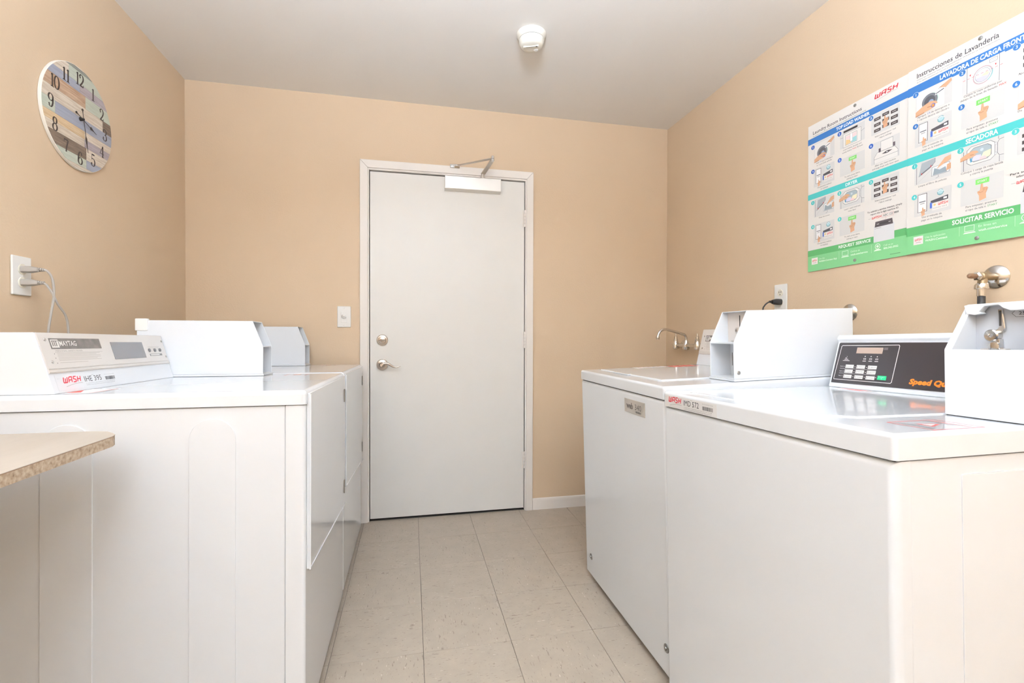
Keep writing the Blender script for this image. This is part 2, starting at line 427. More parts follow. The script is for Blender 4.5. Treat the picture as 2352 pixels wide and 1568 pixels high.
# lever handle
lv = P_lathe('lever_handle', DL(-0.163, DY, 0.913), (0, -1, 0), [(0, 0.033), (0.004, 0.033), (0.011, 0.028), (0.014, 0.016), (0.018, 0.013), (0.045, 0.012), (0.052, 0.010), (0.053, 0)], M_nickel, dr, 32)
bm = nb()
Lp = [(-0.168, 0.905), (-0.152, 0.922), (-0.130, 0.921), (-0.112, 0.910), (-0.094, 0.901), (-0.076, 0.900), (-0.060, 0.908)]
tube(bm, [DL(x, DY-0.048+0.004*i/6, z) for i, (x, z) in enumerate(Lp)], lambda t: 0.0095*(1-0.66*t), 12)
finish('lever', bm, M_nickel, lv)

# door closer
dc = thing('door_closer', 'silver door closer with a folding arm at the top of the white door', 'door closer', (0.365, DY, 1.945))
def CL(x, y, z): return (x-0.365, y-DY, z-1.945)
bm = nb(); prism(bm, [(0, 0.0), (-0.032, 0.006), (-0.035, 0.010), (-0.035, 0.082), (0, 0.082)], 0, 0.196-0.365, 0.532-0.365, 0.0012, 1)
finish('cover', bm, M_alu, dc)
bm = nb(); lathe(bm, CL(0.423, DY-0.020, 2.027), (0, 0, 1), [(0, 0.016), (0.006, 0.016), (0.010, 0.011), (0.034, 0.010), (0.036, 0)], 20); finish('pinion', bm, M_steel, dc)
def bar(bm, a, b, w, t):
    a = Vector(a); b = Vector(b); d = (b-a).normalized(); u = d.cross(Vector((0, 0, 1))).normalized(); v = u.cross(d)
    vs = []
    for p, ww in ((a, w), (b, w*0.8)):
        vs.append([bm.verts.new(p+u*sx*ww/2+v*sz*t/2) for sx, sz in ((-1, -1), (1, -1), (1, 1), (-1, 1))])
    for i in range(4): bm.faces.new((vs[0][i], vs[0][(i+1) % 4], vs[1][(i+1) % 4], vs[1][i]))
    bm.faces.new(vs[0]); bm.faces.new(vs[1])
EL = CL(0.449, 2.622, 2.078)
bm = nb(); bar(bm, CL(0.423, DY-0.020, 2.056), (EL[0], EL[1], EL[2]-0.006), 0.026, 0.006); finish('main_arm', bm, M_steel, dc)
bm = nb(); bar(bm, (EL[0], EL[1], EL[2]+0.002), CL(0.268, CF-0.012, 2.090), 0.016, 0.006); finish('forearm', bm, M_steel, dc)
P_lathe('elbow_joint', (EL[0], EL[1], EL[2]-0.016), (0, 0, 1), [(0, 0.004), (0.002, 0.010), (0.014, 0.010), (0.015, 0.008), (0.017, 0.010), (0.028, 0.010), (0.033, 0.006), (0.034, 0)], M_chrome, dc, 16)
bm = nb(); box(bm, CL(0.226, CF-0.006, 2.078), CL(0.284, CF-0.0003, 2.100), 0.002, 1)
lathe(bm, CL(0.238, CF-0.006, 2.089), (0, -1, 0), [(0, 0.007), (0.004, 0.006), (0.005, 0)], 12); box(bm, CL(0.252, CF-0.022, 2.084), CL(0.280, CF-0.005, 2.096), 0.003, 1)
finish('frame_bracket', bm, M_chrome, dc)

# ------------------------------------------------------------------ smoke detector
sd = thing('smoke_detector', 'round white smoke detector on the ceiling', 'smoke detector', (0.532, 2.075, ZC))
P_lathe('base', (0, 0, 0), (0, 0, -1), [(0, 0.066), (0.010, 0.066), (0.022, 0.058), (0.024, 0.056)], M_detector, sd, 40)
P_lathe('seam', (0, 0, -0.0235), (0, 0, -1), [(0, 0.0545), (0.003, 0.0545)], M_dark, sd, 40)
hd = P_lathe('head', (0, 0, -0.026), (0, 0, -1), [(0, 0.056), (0.010, 0.0565), (0.024, 0.052), (0.032, 0.043), (0.035, 0.026), (0.036, 0)], M_detector, sd, 40)
bm = nb(); prism(bm, [(-0.036, 0.008), (0.030, -0.018), (0.026, -0.028), (-0.038, -0.004)], 2, -0.0645, -0.056, 0.002, 1); finish('vent_ridge', bm, M_detector, hd)
bm = nb(); lathe(bm, (0.024, 0.012, -0.058), (0, 0, -1), [(0, 0.010), (0.003, 0.010), (0.0045, 0.008), (0.0045, 0)], 20); finish('test_button', bm, M_plast, hd)
pr = Print((0, 0, -0.0650), (1, 0, 0), (0, -1, 0)); pr.line([(-0.026, 0.004), (0.012, 0.019)], 0.0022, (140, 136, 130)); pr.rect(0.014, 0.018, 0.022, 0.025, (90, 86, 82)); pr.build('printed_marks', hd)

# ------------------------------------------------------------------ added uplights, unseen, to brighten ceiling and walls
def add_uplight(x, y, strength):
    o = thing('added_uplight', 'added unseen uplight trough, ' + ('over the middle of the room' if y > 0 else 'behind the viewer'), 'added light', (x, y, ZC))
    m = mat('added_lamp_diffuser', (250, 250, 250), 0.6, emit=strength)
    zc = -LAMP_DROP
    up = [(0.10*math.cos(R(a)), zc+0.022*math.sin(R(a))) for a in range(0, 181, 15)]
    arc_o = [(0.106*math.cos(R(a)), zc-0.004+0.034*math.sin(R(a))) for a in range(180, 361, 15)]
    arc_i = [(0.1025*math.cos(R(a)), zc-0.002+0.030*math.sin(R(a))) for a in range(360, 179, -15)]
    dn = [(-0.106, zc+LAMP_LIP)] + arc_o + [(0.106, zc+LAMP_LIP), (0.1025, zc+LAMP_LIP)] + arc_i + [(-0.1025, zc+LAMP_LIP)]
    bm = nb(); prism(bm, up, 1, -0.55, 0.55); finish('diffuser', bm, m, o)
    bm = nb(); prism(bm, dn, 1, -0.552, 0.552); finish('trough', bm, M_lamp_body, o)
    for s in (-1, 1):
        bm = nb(); prism(bm, [(-0.107, zc+LAMP_LIP+0.001)] + [(p[0]*1.01, p[1]-0.001) for p in arc_o] + [(0.107, zc+LAMP_LIP+0.001)], 1, s*0.553, s*0.565); finish('end_cap', bm, M_lamp_body, o)
        bm = nb(); tube(bm, [(0, s*0.559, zc), (0, s*0.559, 0)], 0.0015, 6, 0); finish('hanging_wire', bm, M_steel, o)
        P_lathe('canopy', (0, s*0.559, 0), (0, 0, -1), [(0, 0.03), (0.015, 0.026), (0.016, 0)], M_lamp_body, o, 20)
for L_ in ADDED_LAMPS: add_uplight(*L_)

# ------------------------------------------------------------------ consoles, coin boxes, stickers shared by machines
def screw(parent, p, d, r=0.004, m=M_zinc, name='screw', h=0.0025):
    return P_lathe(name, p, d, [(0, r), (h*0.5, r), (h, r*0.6), (h, 0)], m, parent, 14)
def tiny_lines(p, x, y, w, n, dy, h, col=(150, 148, 148), lay=None):
    for i in range(n): p.rect(x, y-i*dy, x+w*(1 if i % 2 == 0 else 0.9), y-i*dy+h, col, lay)
def barcode(p, x0, y0, x1, y1, lay=None):
    rnd = random.Random(3); x = x0
    while x < x1:
        w = rnd.choice((0.0006, 0.0009, 0.0014)); p.rect(x, y0, min(x+w, x1), y1, (60, 58, 60), lay); x += w+rnd.choice((0.0006, 0.001))
def machine_label(p, num, lay=2):
    """the service sticker, origin at its lower left corner, 0.245 x 0.036"""
    p.text('Property of', 0.004, 0.0262, 0.0012, GREY, lay)
    wash_logo(p, 0.022, 0.0135, 0.0165, 0.066, RED, lay)
    swoosh(p, 0.028, 0.0045, 0.062, 0.0062, lay)
    p.text('Machine #', 0.132, 0.0285, 0.0016, INK, lay)
    p.text(num, 0.1, 0.012, 0.0145, INK, lay, width=0.070)
    p.text('This unit is leased to WASH', 0.184, 0.0255, 0.0016, (110, 108, 110), lay, width=0.046)
    barcode(p, 0.186, 0.0105, 0.229, 0.0205, lay)
    p.text('To report service or inquiry machine use or more  please enter this 6-digit', 0.102, 0.0062, 0.0019, (110, 108, 110), lay, width=0.124)
    p.text('located to report any service request here or call online conveniently', 0.102, 0.0018, 0.0019, (110, 108, 110), lay, width=0.122)

def coin_box(parent, x0, y0, z0, w, d, h1, h2, s, label=None, screw_side=1):
    """open-fronted coin meter case: front faces -y, slanted above h1"""
    t = 0.0028; bm = nb()
    side = [(y0, z0), (y0, z0+h1), (y0+s, z0+h2), (y0+d, z0+h2), (y0+d, z0)]
    for a in (x0, x0+w-t): prism(bm, side, 0, a, a+t, 0.0009, 1)
    box(bm, (x0+t, y0+s, z0+h2-t), (x0+w-t, y0+d, z0+h2), 0.0008, 1); box(bm, (x0+t, y0+d-t, z0), (x0+w-t, y0+d, z0+h2-t))
    box(bm, (x0+t, y0+0.004, z0), (x0+w-t, y0+d-t, z0+t))
    c = finish('coin_box', bm, M_white2, parent)
    if label: c['label'] = label
    P_box('gasket', (x0-0.003, y0-0.003, z0-0.007), (x0+w+0.003, y0+d, z0-0.0003), M_white2, c, 0.001, 1)
    P_box('shelf', (x0+t, y0+0.001, z0+h1-0.004), (x0+w-t, y0+0.10, z0+h1), M_white2, c, 0.0008, 1)
    P_box('coin_plate', (x0+t, y0+0.070, z0+h1), (x0+w-t, y0+0.074, z0+h2-t), M_sink, c)
    xm = x0+w*0.52; zt = z0+h1
    P_box('coin_slot', (xm-0.0012, y0+0.0685, zt+0.046), (xm+0.0012, y0+0.0702, z0+h2-0.014), M_dark, c)
    P_lathe('coin_return', (xm-0.012, y0+0.07, zt+0.038), (0, -1, 0), [(0, 0.010), (0.004, 0.010), (0.006, 0.007), (0.006, 0.004), (0.002, 0.0035), (0.002, 0)], M_steel, c, 20)
    bm = nb(); box(bm, (xm-0.004, y0+0.058, zt+0.004), (xm+0.004, y0+0.0702, zt+0.028), 0.002, 1); box(bm, (xm-0.022, y0+0.050, zt), (xm+0.020, y0+0.0702, zt+0.006), 0.002, 1)
    finish('coin_chute', bm, M_steel, c)
    P_box('vault_door', (x0+t, y0+0.078, z0+t), (x0+w-t, y0+0.082, z0+h1-0.004), M_white2, c)
    P_box('vault_slot', (x0+0.012, y0+0.0772, z0+h1*0.3), (x0+0.0135, y0+0.0782, z0+h1*0.68), M_dark, c)
    lk = P_lathe('lock', (x0+w-0.030, y0+0.0782, z0+h1*0.48), (0, -1, 0), [(0, 0.0165), (0.010, 0.0165), (0.012, 0.014), (0.011, 0.012), (0.011, 0)], M_steel, c, 24)
    P_box('lock_plate', (x0+w-0.044, y0+0.0765, z0+0.010), (x0+w-0.006, y0+0.0780, z0+h1-0.010), M_sink, c, 0.0005, 1)
    P_box('key_way', (x0+w-0.032, y0+0.0662, z0+h1*0.48-0.006), (x0+w-0.028, y0+0.0672, z0+h1*0.48+0.006), M_dark, c)
    sx = x0+w if screw_side > 0 else x0
    screw(c, (sx, y0+0.016, z0+0.020), (screw_side, 0, 0), 0.0062)
    P_lathe('top_button', (x0+w*0.5, y0+d*0.62, z0+h2), (0, 0, 1), [(0, 0.007), (0.002, 0.006), (0.003, 0)], M_white2, c, 14)
    return c

def steel_console(parent, x0, x1, yb, yt, yk, zb, zt, ymirror=False, label_number=None):
    bm = nb(); prism(bm, [(yb, zb), (yt, zt), (yk, zt), (yk, zb)], 0, x0, x1, 0.002, 2)
    c = finish('console', bm, M_white, parent)
    V = Vector((0, yt-yb, zt-zb)); L = V.length; V.normalize(); U = Vector((1, 0, 0)); N = U.cross(V); O = Vector((x0, yb, zb))
    def q(u, v, n=0): return tuple(O+U*u+V*v+N*n)
    def slabq(name, u0, v0, u1, v1, n0, n1, m, par):
        b = nb(); vs = [b.verts.new(q(u, v, n)) for n in (n0, n1) for u, v in ((u0, v0), (u1, v0), (u1, v1), (u0, v1))]
        for f in ((0, 1, 2, 3), (4, 5, 6, 7), (0, 1, 5, 4), (1, 2, 6, 5), (2, 3, 7, 6), (3, 0, 4, 7)): b.faces.new([vs[i] for i in f])
        return finish(name, b, m, par)
    W = x1-x0
    pn = slabq('steel_panel', 0.004, 0.052, W-0.003, L-0.001, 0.0002, 0.0022, M_panel, c)
    for v in (0.054, 0.0625): slabq('panel_rib', 0.004, v, W-0.003, v+0.0022, 0.0022, 0.0042, M_panel, c)
    for (u, v) in ((0.024, 0.137), (0.025, 0.080), (W-0.012, 0.134), (W-0.012, 0.078)): screw(c, q(u, v, 0.002), N, 0.0042, M_chrome)
    slabq('name_plate', 0.037, 0.113, 0.229, 0.141, 0.0022, 0.0030, mat('name_plate_grey', (112, 105, 100), 0.4, var=0.35, vscale=45), c)
    slabq('display_window', 0.276, 0.078, 0.444, 0.131, 0.0022, 0.0032, M_glass, c)
    for u in (0.474, 0.508, 0.541):
        P_lathe('button', q(u, 0.1025, 0.002), N, [(0, 0.0066), (0.003, 0.0066), (0.004, 0.005), (0.004, 0)], M_btn, c, 6)
    slabq('indicator_slot', 0.471, 0.083, 0.549, 0.090, 0.0022, 0.0027, M_zinc, c)
    p = Print(q(0, 0, 0.0031), U, V)
    p.rect(0.040, 0.1165, 0.0655, 0.1375, (236, 232, 226)); 
    for k in range(3): p.line([(0.045+k*0.0062, 0.120), (0.045+k*0.0062, 0.134)], 0.0036, (110, 103, 98), 2)
    p.line([(0.042, 0.134), (0.0635, 0.134)], 0.002, (110, 103, 98), 2)
    p.text('MAYTAG', 0.068, 0.121, 0.013, (240, 237, 232), 1, width=0.062, bold=0.006)
    p.build('printed_name', c)
    p = Print(q(0, 0, 0.0023), U, V)
    p.text('PERSONAL SAFETY RULES', 0.048, 0.106, 0.0034, (150, 143, 136), width=0.098)
    p.rect(0.044, 0.1035, 0.228, 0.1040, (150, 143, 136))
    for k, v in enumerate((0.1005, 0.0895, 0.0765)):
        p.circ(0.041, v, 0.0013, (96, 90, 86), n=8); tiny_lines(p, 0.050, v, 0.165-0.06*(k == 2), 3 if k < 2 else 1, 0.0035, 0.0009, (176, 168, 160))
    p.build('printed_rules', c); p = Print(q(0, 0, 0.0023), U, V)
    tiny_lines(p, 0.472, 0.114, 0.072, 2, 0.004, 0.0009, (176, 170, 164)); p.rect(0.476, 0.085, 0.532, 0.0882, (232, 229, 224), 8)
    p.build('printed_legend', c)
    if label_number:
        st = slabq('sticker', 0.018, 0.0065, 0.263, 0.0475, 0.0002, 0.0004, M_white, c)
        p = Print(q(0.019, 0.0105, 0.0005), U, V); machine_label(p, label_number); p.build('printed_sticker', c)
    return c

# ------------------------------------------------------------------ dryers
DW, DD, DH = 0.712, 0.72, 0.926
def make_dryer(label, loc, tilt, number, hook):
    o = thing('clothes_dryer', label, 'dryer', loc, (0, tilt, WALL_L), 'dryers along the clock wall')
    W, D, H = DW, DD, DH
    bm = nb(); box(bm, (0, 0, 0.022), (W, 0.048, 0.8862), 0.010, 3, sel=lambda e: abs(e.verts[0].co.z-e.verts[1].co.z) > 0.1 and e.verts[0].co.y < 0.01); finish('front_panel', bm, M_white, o)
    bm = nb(); box(bm, (0.0015, 0.0492, 0.022), (W-0.0015, D, 0.8862), 0.002, 1); cab = finish('cabinet', bm, M_white2, o)
    P_box('joint_shade', (0.004, 0.010, 0.88), (W-0.004, D-0.01, 0.8905), M_dark, o)  # dark strip filling the joint, shade put into its colour
    for cx, r, zt in ((0.220, 0.0535, 0.870-0.012), (0.535, 0.0535, 0.866-0.012)):
        pts = [(cx-r, 0.03)] + [(cx-r, zt-r)] + arc(cx, zt-r, r, r, 180, 0, 18)[1:] + [(cx+r, 0.03)]
        bm = nb(); prism(bm, pts, 0, -0.0014, 0.0018, 0.0011, 2); finish('embossed_arch', bm, M_white2, cab)
    bm = nb(); box(bm, (-0.003, -0.003, 0.8882), (W+0.003, D, H), 0.012, 4, sel=lambda e: not all(v.co.z < 0.9 for v in e.verts)); finish('top_panel', bm, M_white, o)
    # loading door: full-width panel on the upper front, hinged on its right
    bm = nb(); prism(bm, [(0.018, 0.446), (W-0.014, 0.394), (W-0.014, H-0.010), (0.018, H-0.010)], 1, -0.0085, 0.0003, 0.002, 2); d = finish('door', bm, M_white, o)
    bm = nb(); tube(bm, [(0.0185, -0.0085, H-0.012), (0.0185, -0.0085, 0.447), (W-0.016, -0.0085, 0.3955)], 0.0028, 8, 0); finish('door_bead', bm, M_white, d)
    for z in (0.838, 0.472): P_box('hinge', (W-0.046, -0.0125, z-0.026), (W-0.034, -0.0086, z+0.026), M_zinc, d, 0.001, 1)
    for x in (0.05, W-0.05):
        for y in (0.06, D-0.06): P_lathe('foot', (x, y, 0.022), (0, 0, -1), [(0, 0.012), (0.008, 0.012), (0.008, 0.020), (0.020, 0.020)], M_steelfoot, o, 14)
    steel_console(o, 0.014, 0.597, 0.568, 0.612, 0.700, H, H+0.150, label_number=number)
    cb = coin_box(o, 0.600, 0.272, H+0.008, 0.114, 0.415, 0.104, 0.198, 0.036)
    if hook:
        bm = nb(); box(bm, (0.596, 0.652, H+0.168), (0.612, 0.692, H+0.212), 0.003, 2); finish('rear_cap', bm, M_plast, cb)
    p = Print((0, 0, H+0.0003), (1, 0, 0), (0, 1, 0))
    p.frame(0.600, 0.125, 0.690, 0.200, 0.0022, (226, 150, 130)); p.rect(0.63, 0.15, 0.665, 0.175, (236, 190, 176))
    p.build('warning_sticker', o)
    p = Print((0, 0, H+0.0003), (1, 0, 0), (0, 1, 0))
    p.poly([(0.025, 0.50), (0.025, 0.566), (0.15, 0.566), (0.15, 0.50)], (244, 240, 240)); p.poly([(0.05, 0.535), (0.115, 0.566), (0.05, 0.566)], (232, 62, 58), 2); p.rect(0.03, 0.504, 0.145, 0.507, (236, 130, 126), 2)
    p.build('warning_triangle', o)
    return o
make_dryer('nearer white front-loading dryer with arched side panel, nearest the tan tabletop', (-0.272, 1.312, 0.0115), R(0.8), 'IHE 395', True)
make_dryer('farther white dryer in the corner beside the door', (-0.274, 2.040, 0.004), R(0.8), None, False)

# ------------------------------------------------------------------ near washer
W1, Wd, H1 = 0.688, 0.69, 0.915
wa = thing('washing_machine', 'nearer white top-load washer with a black control panel and orange lettering', 'washing machine', (0.752, 1.267, 0.002), (R(0.5), R(-1.0), WALL_R), 'washers under the instruction posters')
bm = nb(); box(bm, (0, 0, 0.02), (W1, 0.03, 0.8705), 0.014, 4, sel=lambda e: e.verts[0].co.y < 0.01 and e.verts[1].co.y < 0.01 and not all(v.co.z < 0.1 for v in e.verts)); finish('front_panel', bm, M_white, wa)
bm = nb(); box(bm, (0.001, 0.0308, 0.02), (W1-0.001, Wd, 0.8705), 0.004, 2); cab = finish('cabinet', bm, M_white, wa)
bm = nb(); box(bm, (W1-0.0011, 0.135, 0.06), (W1+0.0006, Wd-0.08, 0.842), 0.0015, 2); finish('embossed_panel', bm, M_white, cab)
P_box('joint_shade', (0.006, 0.008, 0.868), (W1-0.006, Wd-0.01, 0.876), M_dark, wa)  # painted shade between cabinet and top cover
bm = nb(); box(bm, (-0.002, -0.002, 0.8725), (W1+0.002, Wd, H1), 0.008, 4, sel=lambda e: not all(v.co.z < 0.9 for v in e.verts)); finish('top_cover', bm, M_white, wa)
bm = nb()
lid_o = [(0.055, 0.05), (0.50, 0.05), (0.545, 0.09), (0.555, 0.30), (0.555, 0.52), (0.055, 0.52)]
prism(bm, lid_o, 2, H1-0.004, H1+0.0022, 0.002, 3); finish('lid', bm, M_white, wa)
for x in (0.05, W1-0.05):
    for y in (0.06, Wd-0.06): P_lathe('foot', (x, y, 0.022), (0, 0, -1), [(0, 0.012), (0.006, 0.012), (0.006, 0.020), (0.020-0.012*(y < 0.2), 0.020)], M_steelfoot, wa, 14)
# service sticker on the lip
st = P_box('sticker', (0.008, -0.0026, 0.8732), (0.250, -0.0021, 0.9065), M_label, wa)
p = Print((0.006, -0.0027, 0.8738), (1, 0, 0), (0, 0, 1)); p.org = (0, 0.0005); machine_label(p, 'IMD 572'); p.build('printed_sticker', wa)
# console
yb, yt, zb, zt = 0.571, 0.616, H1, H1+0.165
bm = nb(); prism(bm, [(yb, zb), (yt-0.004, zt-0.022), (yt-0.010, zt-0.012), (yt-0.002, zt), (0.69, zt), (0.69, zb)], 0, 0.016, W1-0.004, 0.004, 3)
cs = finish('console', bm, M_white, wa)
V = Vector((0, yt-0.004-yb, zt-0.022-zb)).normalized(); U = Vector((1, 0, 0)); N = U.cross(V); O = Vector((0.016, yb, zb))
def q1(u, v, n=0.0): return tuple(O+U*u+V*v+N*n)
bm = nb(); vs = [bm.verts.new(q1(u, v, n)) for n in (0.0002, 0.0016) for u, v in ((0.009, 0.015), (0.655, 0.015), (0.655, 0.1455), (0.012, 0.1455), (0.009, 0.142))]
for f in ((0, 1, 2, 3, 4), (5, 6, 7, 8, 9), (0, 1, 6, 5), (1, 2, 7, 6), (2, 3, 8, 7), (3, 4, 9, 8), (4, 0, 5, 9)): bm.faces.new([vs[i] for i in f])
finish('control_panel', bm, M_ctrl, cs)
def slab1(name, u0, v0, u1, v1, n0, n1, m, par=None):
    b = nb(); vs = [b.verts.new(q1(u, v, n)) for n in (n0, n1) for u, v in ((u0, v0), (u1, v0), (u1, v1), (u0, v1))]
    for f in ((0, 1, 2, 3), (4, 5, 6, 7), (0, 1, 5, 4), (1, 2, 6, 5), (2, 3, 7, 6), (3, 0, 4, 7)): b.faces.new([vs[i] for i in f])
    t = bmesh.ops.recalc_face_normals(b, faces=b.faces); bmesh.ops.bevel(b, geom=b.edges[:], offset=0.0005, segments=1, affect='EDGES')
    return finish(name, b, m, par or cs)
slab1('display', 0.074, 0.1112, 0.156, 0.130, 0.0016, 0.0022, mat('display_tan', (170, 148, 134), 0.3))
M_key = mat('key_white', (240, 237, 232), 0.4); M_go = mat('key_green', (24, 190, 122), 0.4)
for r_, v in enumerate((0.064, 0.0485, 0.032)):
    for c_, u in enumerate((0.048, 0.085, 0.1215)): slab1('key', u, v, u+0.0275, v+0.0105, 0.0016, 0.0026, M_key)
slab1('start_key', 0.157, 0.0335, 0.183, 0.0458, 0.0016, 0.0026, M_go)
p = Print(q1(0, 0, 0.0017), U, V); WH = (238, 234, 230)
fr = [(0.0165, 0.026), (0.197, 0.026), (0.200, 0.029), (0.2015, 0.135), (0.199, 0.138), (0.022, 0.136), (0.0195, 0.1335), (0.0155, 0.029), (0.0165, 0.026)]
p.line(fr, 0.0017, WH)
p.rect(0.158, 0.123, 0.170, 0.1305, (96, 88, 88))
for r_, (v, wd) in enumerate(((0.0685, 'Soil'), (0.053, 'Cycle'), (0.038, 'Temp'))):
    p.text(wd, 0.030, v-0.001, 0.0026, WH, bold=0.01, width=0.009); p.circ(0.043, v, 0.0011, WH, n=8)
    for u in (0.080, 0.117): p.circ(u, v, 0.0013, WH, n=8)
p.circ(0.152, 0.0395, 0.0013, WH, n=8)
for v in (0.0615, 0.0462): p.rect(0.030, v, 0.148, v+0.0007, WH)
for u in (0.1055, 0.1242, 0.1432):
    p.circ(u, 0.1023, 0.0016, WH, n=8); p.frame(u-0.004, 0.0925, u+0.004, 0.0965, 0.0009, WH); p.rect(u-0.0055, 0.0868, u+0.0055, 0.0885, WH)
p.circ(0.046, 0.1005, 0.001, WH, n=8); p.rect(0.041, 0.0945, 0.047, 0.0965, WH); p.rect(0.039, 0.0905, 0.052, 0.092, WH); p.rect(0.034, 0.0865, 0.057, 0.088, WH)
p.text('Speed Queen', 0.2465, 0.0290, 0.0135, (240, 120, 28), width=0.124, bold=0.05, shear=0.18)
p.build('printed_panel', cs)
p = Print(q1(0, 0, 0.0027), U, V); DKT = (70, 66, 66)
for r_, (v, ws) in enumerate(((0.064, ('LIGHT', 'MEDIUM', 'HEAVY')), (0.0485, ('NORMAL', 'PERM PRESS', 'DELICATE')), (0.032, ('HOT', 'WARM', 'COLD')))):
    for u, s_ in zip((0.048, 0.085, 0.1215), ws):
        p.frame(u+0.002, v+0.003, u+0.006, v+0.0075, 0.0006, DKT); p.text(s_, u+0.0085, v+0.0038, 0.0027, DKT, width=0.017)
p.text('START', 0.160, 0.0400, 0.0028, (200, 245, 225), width=0.019); p.rect(0.1685, 0.0362, 0.1715, 0.0378, (200, 245, 225))
p.build('printed_keys', cs)
# coin box of the near washer
bx0, bx1, by0, bz0 = 0.560, 0.688, 0.281, H1+0.0015
zs, zT = bz0+0.127, bz0+0.215
bm = nb()
prof = [(by0, bz0), (by0, zs), (by0+0.058, zT), (by0+0.34, zT), (by0+0.34, bz0)]
prism(bm, prof, 0, bx0, bx0+0.006, 0.0025, 2); prism(bm, prof, 0, bx1-0.006, bx1, 0.0025, 2)
box(bm, (bx0+0.002, by0, bz0), (bx1-0.002, by0+0.006, zs), 0.002, 2)
box(bm, (bx0+0.002, by0+0.058, zT-0.006), (bx1-0.002, by0+0.34, zT), 0.002, 2); box(bm, (bx0+0.002, by0+0.334, bz0), (bx1-0.002, by0+0.34, zT-0.002))
c1 = finish('coin_box', bm, M_white2, wa)
prf = [(bx0+0.004, zT-0.002), (bx1-0.004, zT-0.002), (bx1-0.004, zT-0.017), (bx0+0.078, zT-0.017), (bx0+0.066, zT-0.011), (bx0+0.060, zT-0.005), (bx0+0.038, zT-0.006), (bx0+0.030, zT-0.016), (bx0+0.034, zT-0.020), (bx0+0.022, zT-0.022), (bx0+0.008, zT-0.019)]
bm = nb(); prism(bm, prf, 1, by0+0.046, by0+0.060, 0.0015, 2); finish('hood_lip', bm, M_white2, c1)
P_box('coin_plate', (bx0+0.006, by0+0.066, bz0+0.02), (bx1-0.006, by0+0.070, zT-0.006), M_grey, c1)
bm = nb()                                         # inner cheek beside the coin plate
prism(bm, [(by0+0.004, zs-0.001), (by0+0.056, zT-0.008), (by0+0.066, zT-0.008), (by0+0.066, zs-0.001)], 0, bx0+0.006, bx0+0.011); finish('cheek', bm, M_white2, c1)
px = bx0+0.046
bm = nb(); prism(bm, [(px+0.004, zs+0.075), (px+0.011, zs+0.076), (px+0.015, zs+0.040), (px+0.013, zs+0.033), (px+0.007, zs+0.030), (px-0.006, zs+0.028), (px-0.008, zs+0.034), (px+0.003, zs+0.038), (px+0.007, zs+0.044)], 1, by0+0.060, by0+0.066, 0.001, 1); finish('coin_guide', bm, M_chrome, c1)
P_box('coin_slot', (px+0.0065, by0+0.0592, zs+0.044), (px+0.0095, by0+0.0602, zs+0.073), M_dark, c1)
P_lathe('reject_button', (px-0.003, by0+0.066, zs+0.026), (0, -1, 0), [(0, 0.0115), (0.012, 0.0115), (0.014, 0.0095), (0.0135, 0.004), (0.011, 0.003), (0.011, 0)], M_chrome, c1, 24)
bm = nb(); box(bm, (px-0.001, by0+0.055, zs+0.002), (px+0.010, by0+0.066, zs+0.020), 0.002, 2); lathe(bm, (px+0.003, by0+0.060, zs+0.004), (0, -1, 0.1), [(0, 0.010), (0.010, 0.009), (0.012, 0)], 18); finish('coin_chute', bm, M_chrome, c1)
bm = nb(); box(bm, (px-0.020, by0+0.052, zs-0.003), (px+0.020, by0+0.066, zs+0.001), 0.001, 1); finish('chute_tray', bm, M_steel, c1)
p = Print((bx0, by0+0.0659, zs), (1, 0, 0), (0, 0, 1))
hx0, hx1, hz = 0.0685, 0.104, 0.0665
hexp = [(hx0, hz), (hx0+0.006, hz+0.0065), (hx1-0.006, hz+0.0065), (hx1, hz), (hx1-0.006, hz-0.0065), (hx0+0.006, hz-0.0065), (hx0, hz)]
p.poly(hexp[:-1], (214, 216, 220)); p.line(hexp, 0.0007, (92, 92, 98), 2); p.text('25¢', hx0+0.010, hz-0.0028, 0.0058, (70, 70, 76), 3, width=0.0145, bold=0.012)
p.build('printed_price', c1)
P_box('base_gap', (bx0+0.002, by0+0.002, bz0-0.0014), (bx1-0.002, by0+0.33, bz0-0.0002), M_dark, c1)
# stickers on the near washer top
def warn_sticker(parent, x0, y0, x1, y1, z, name='warning_sticker', fill=None):
    p = Print((0, 0, z), (1, 0, 0), (0, 1, 0)); rd = (205, 72, 74)
    if fill: p.rect(x0, y0, x1, y1, fill)
    p.frame(x0, y0, x1, y1, 0.0022, rd, 2)
    w, h = x1-x0, y1-y0
    p.rect(x0+w*0.1, y0+h*0.80, x0+w*0.9, y0+h*0.83, rd, 2); p.rect(x0+w*0.1, y0+h*0.70, x0+w*0.7, y0+h*0.73, (120, 118, 120), 2)
    p.poly([(x0+w*0.32, y0+h*0.30), (x0+w*0.68, y0+h*0.30), (x0+w*0.50, y0+h*0.62)], rd, 2); p.poly([(x0+w*0.40, y0+h*0.34), (x0+w*0.60, y0+h*0.34), (x0+w*0.50, y0+h*0.52)], (246, 244, 244), 3)
    p.rect(x0+w*0.15, y0+h*0.12, x0+w*0.85, y0+h*0.20, (120, 118, 120), 2)
    p.build(name, parent)
warn_sticker(wa, 0.600, 0.090, 0.680, 0.200, H1+0.0003)
p = Print((0, 0, H1+0.0003), (1, 0, 0), (0, 1, 0)); p.rect(0.07, 0.525, 0.175, 0.566, (238, 214, 212)); p.poly([(0.085, 0.548), (0.16, 0.53), (0.16, 0.562)], (222, 96, 98), 2); p.build('red_sticker', wa)

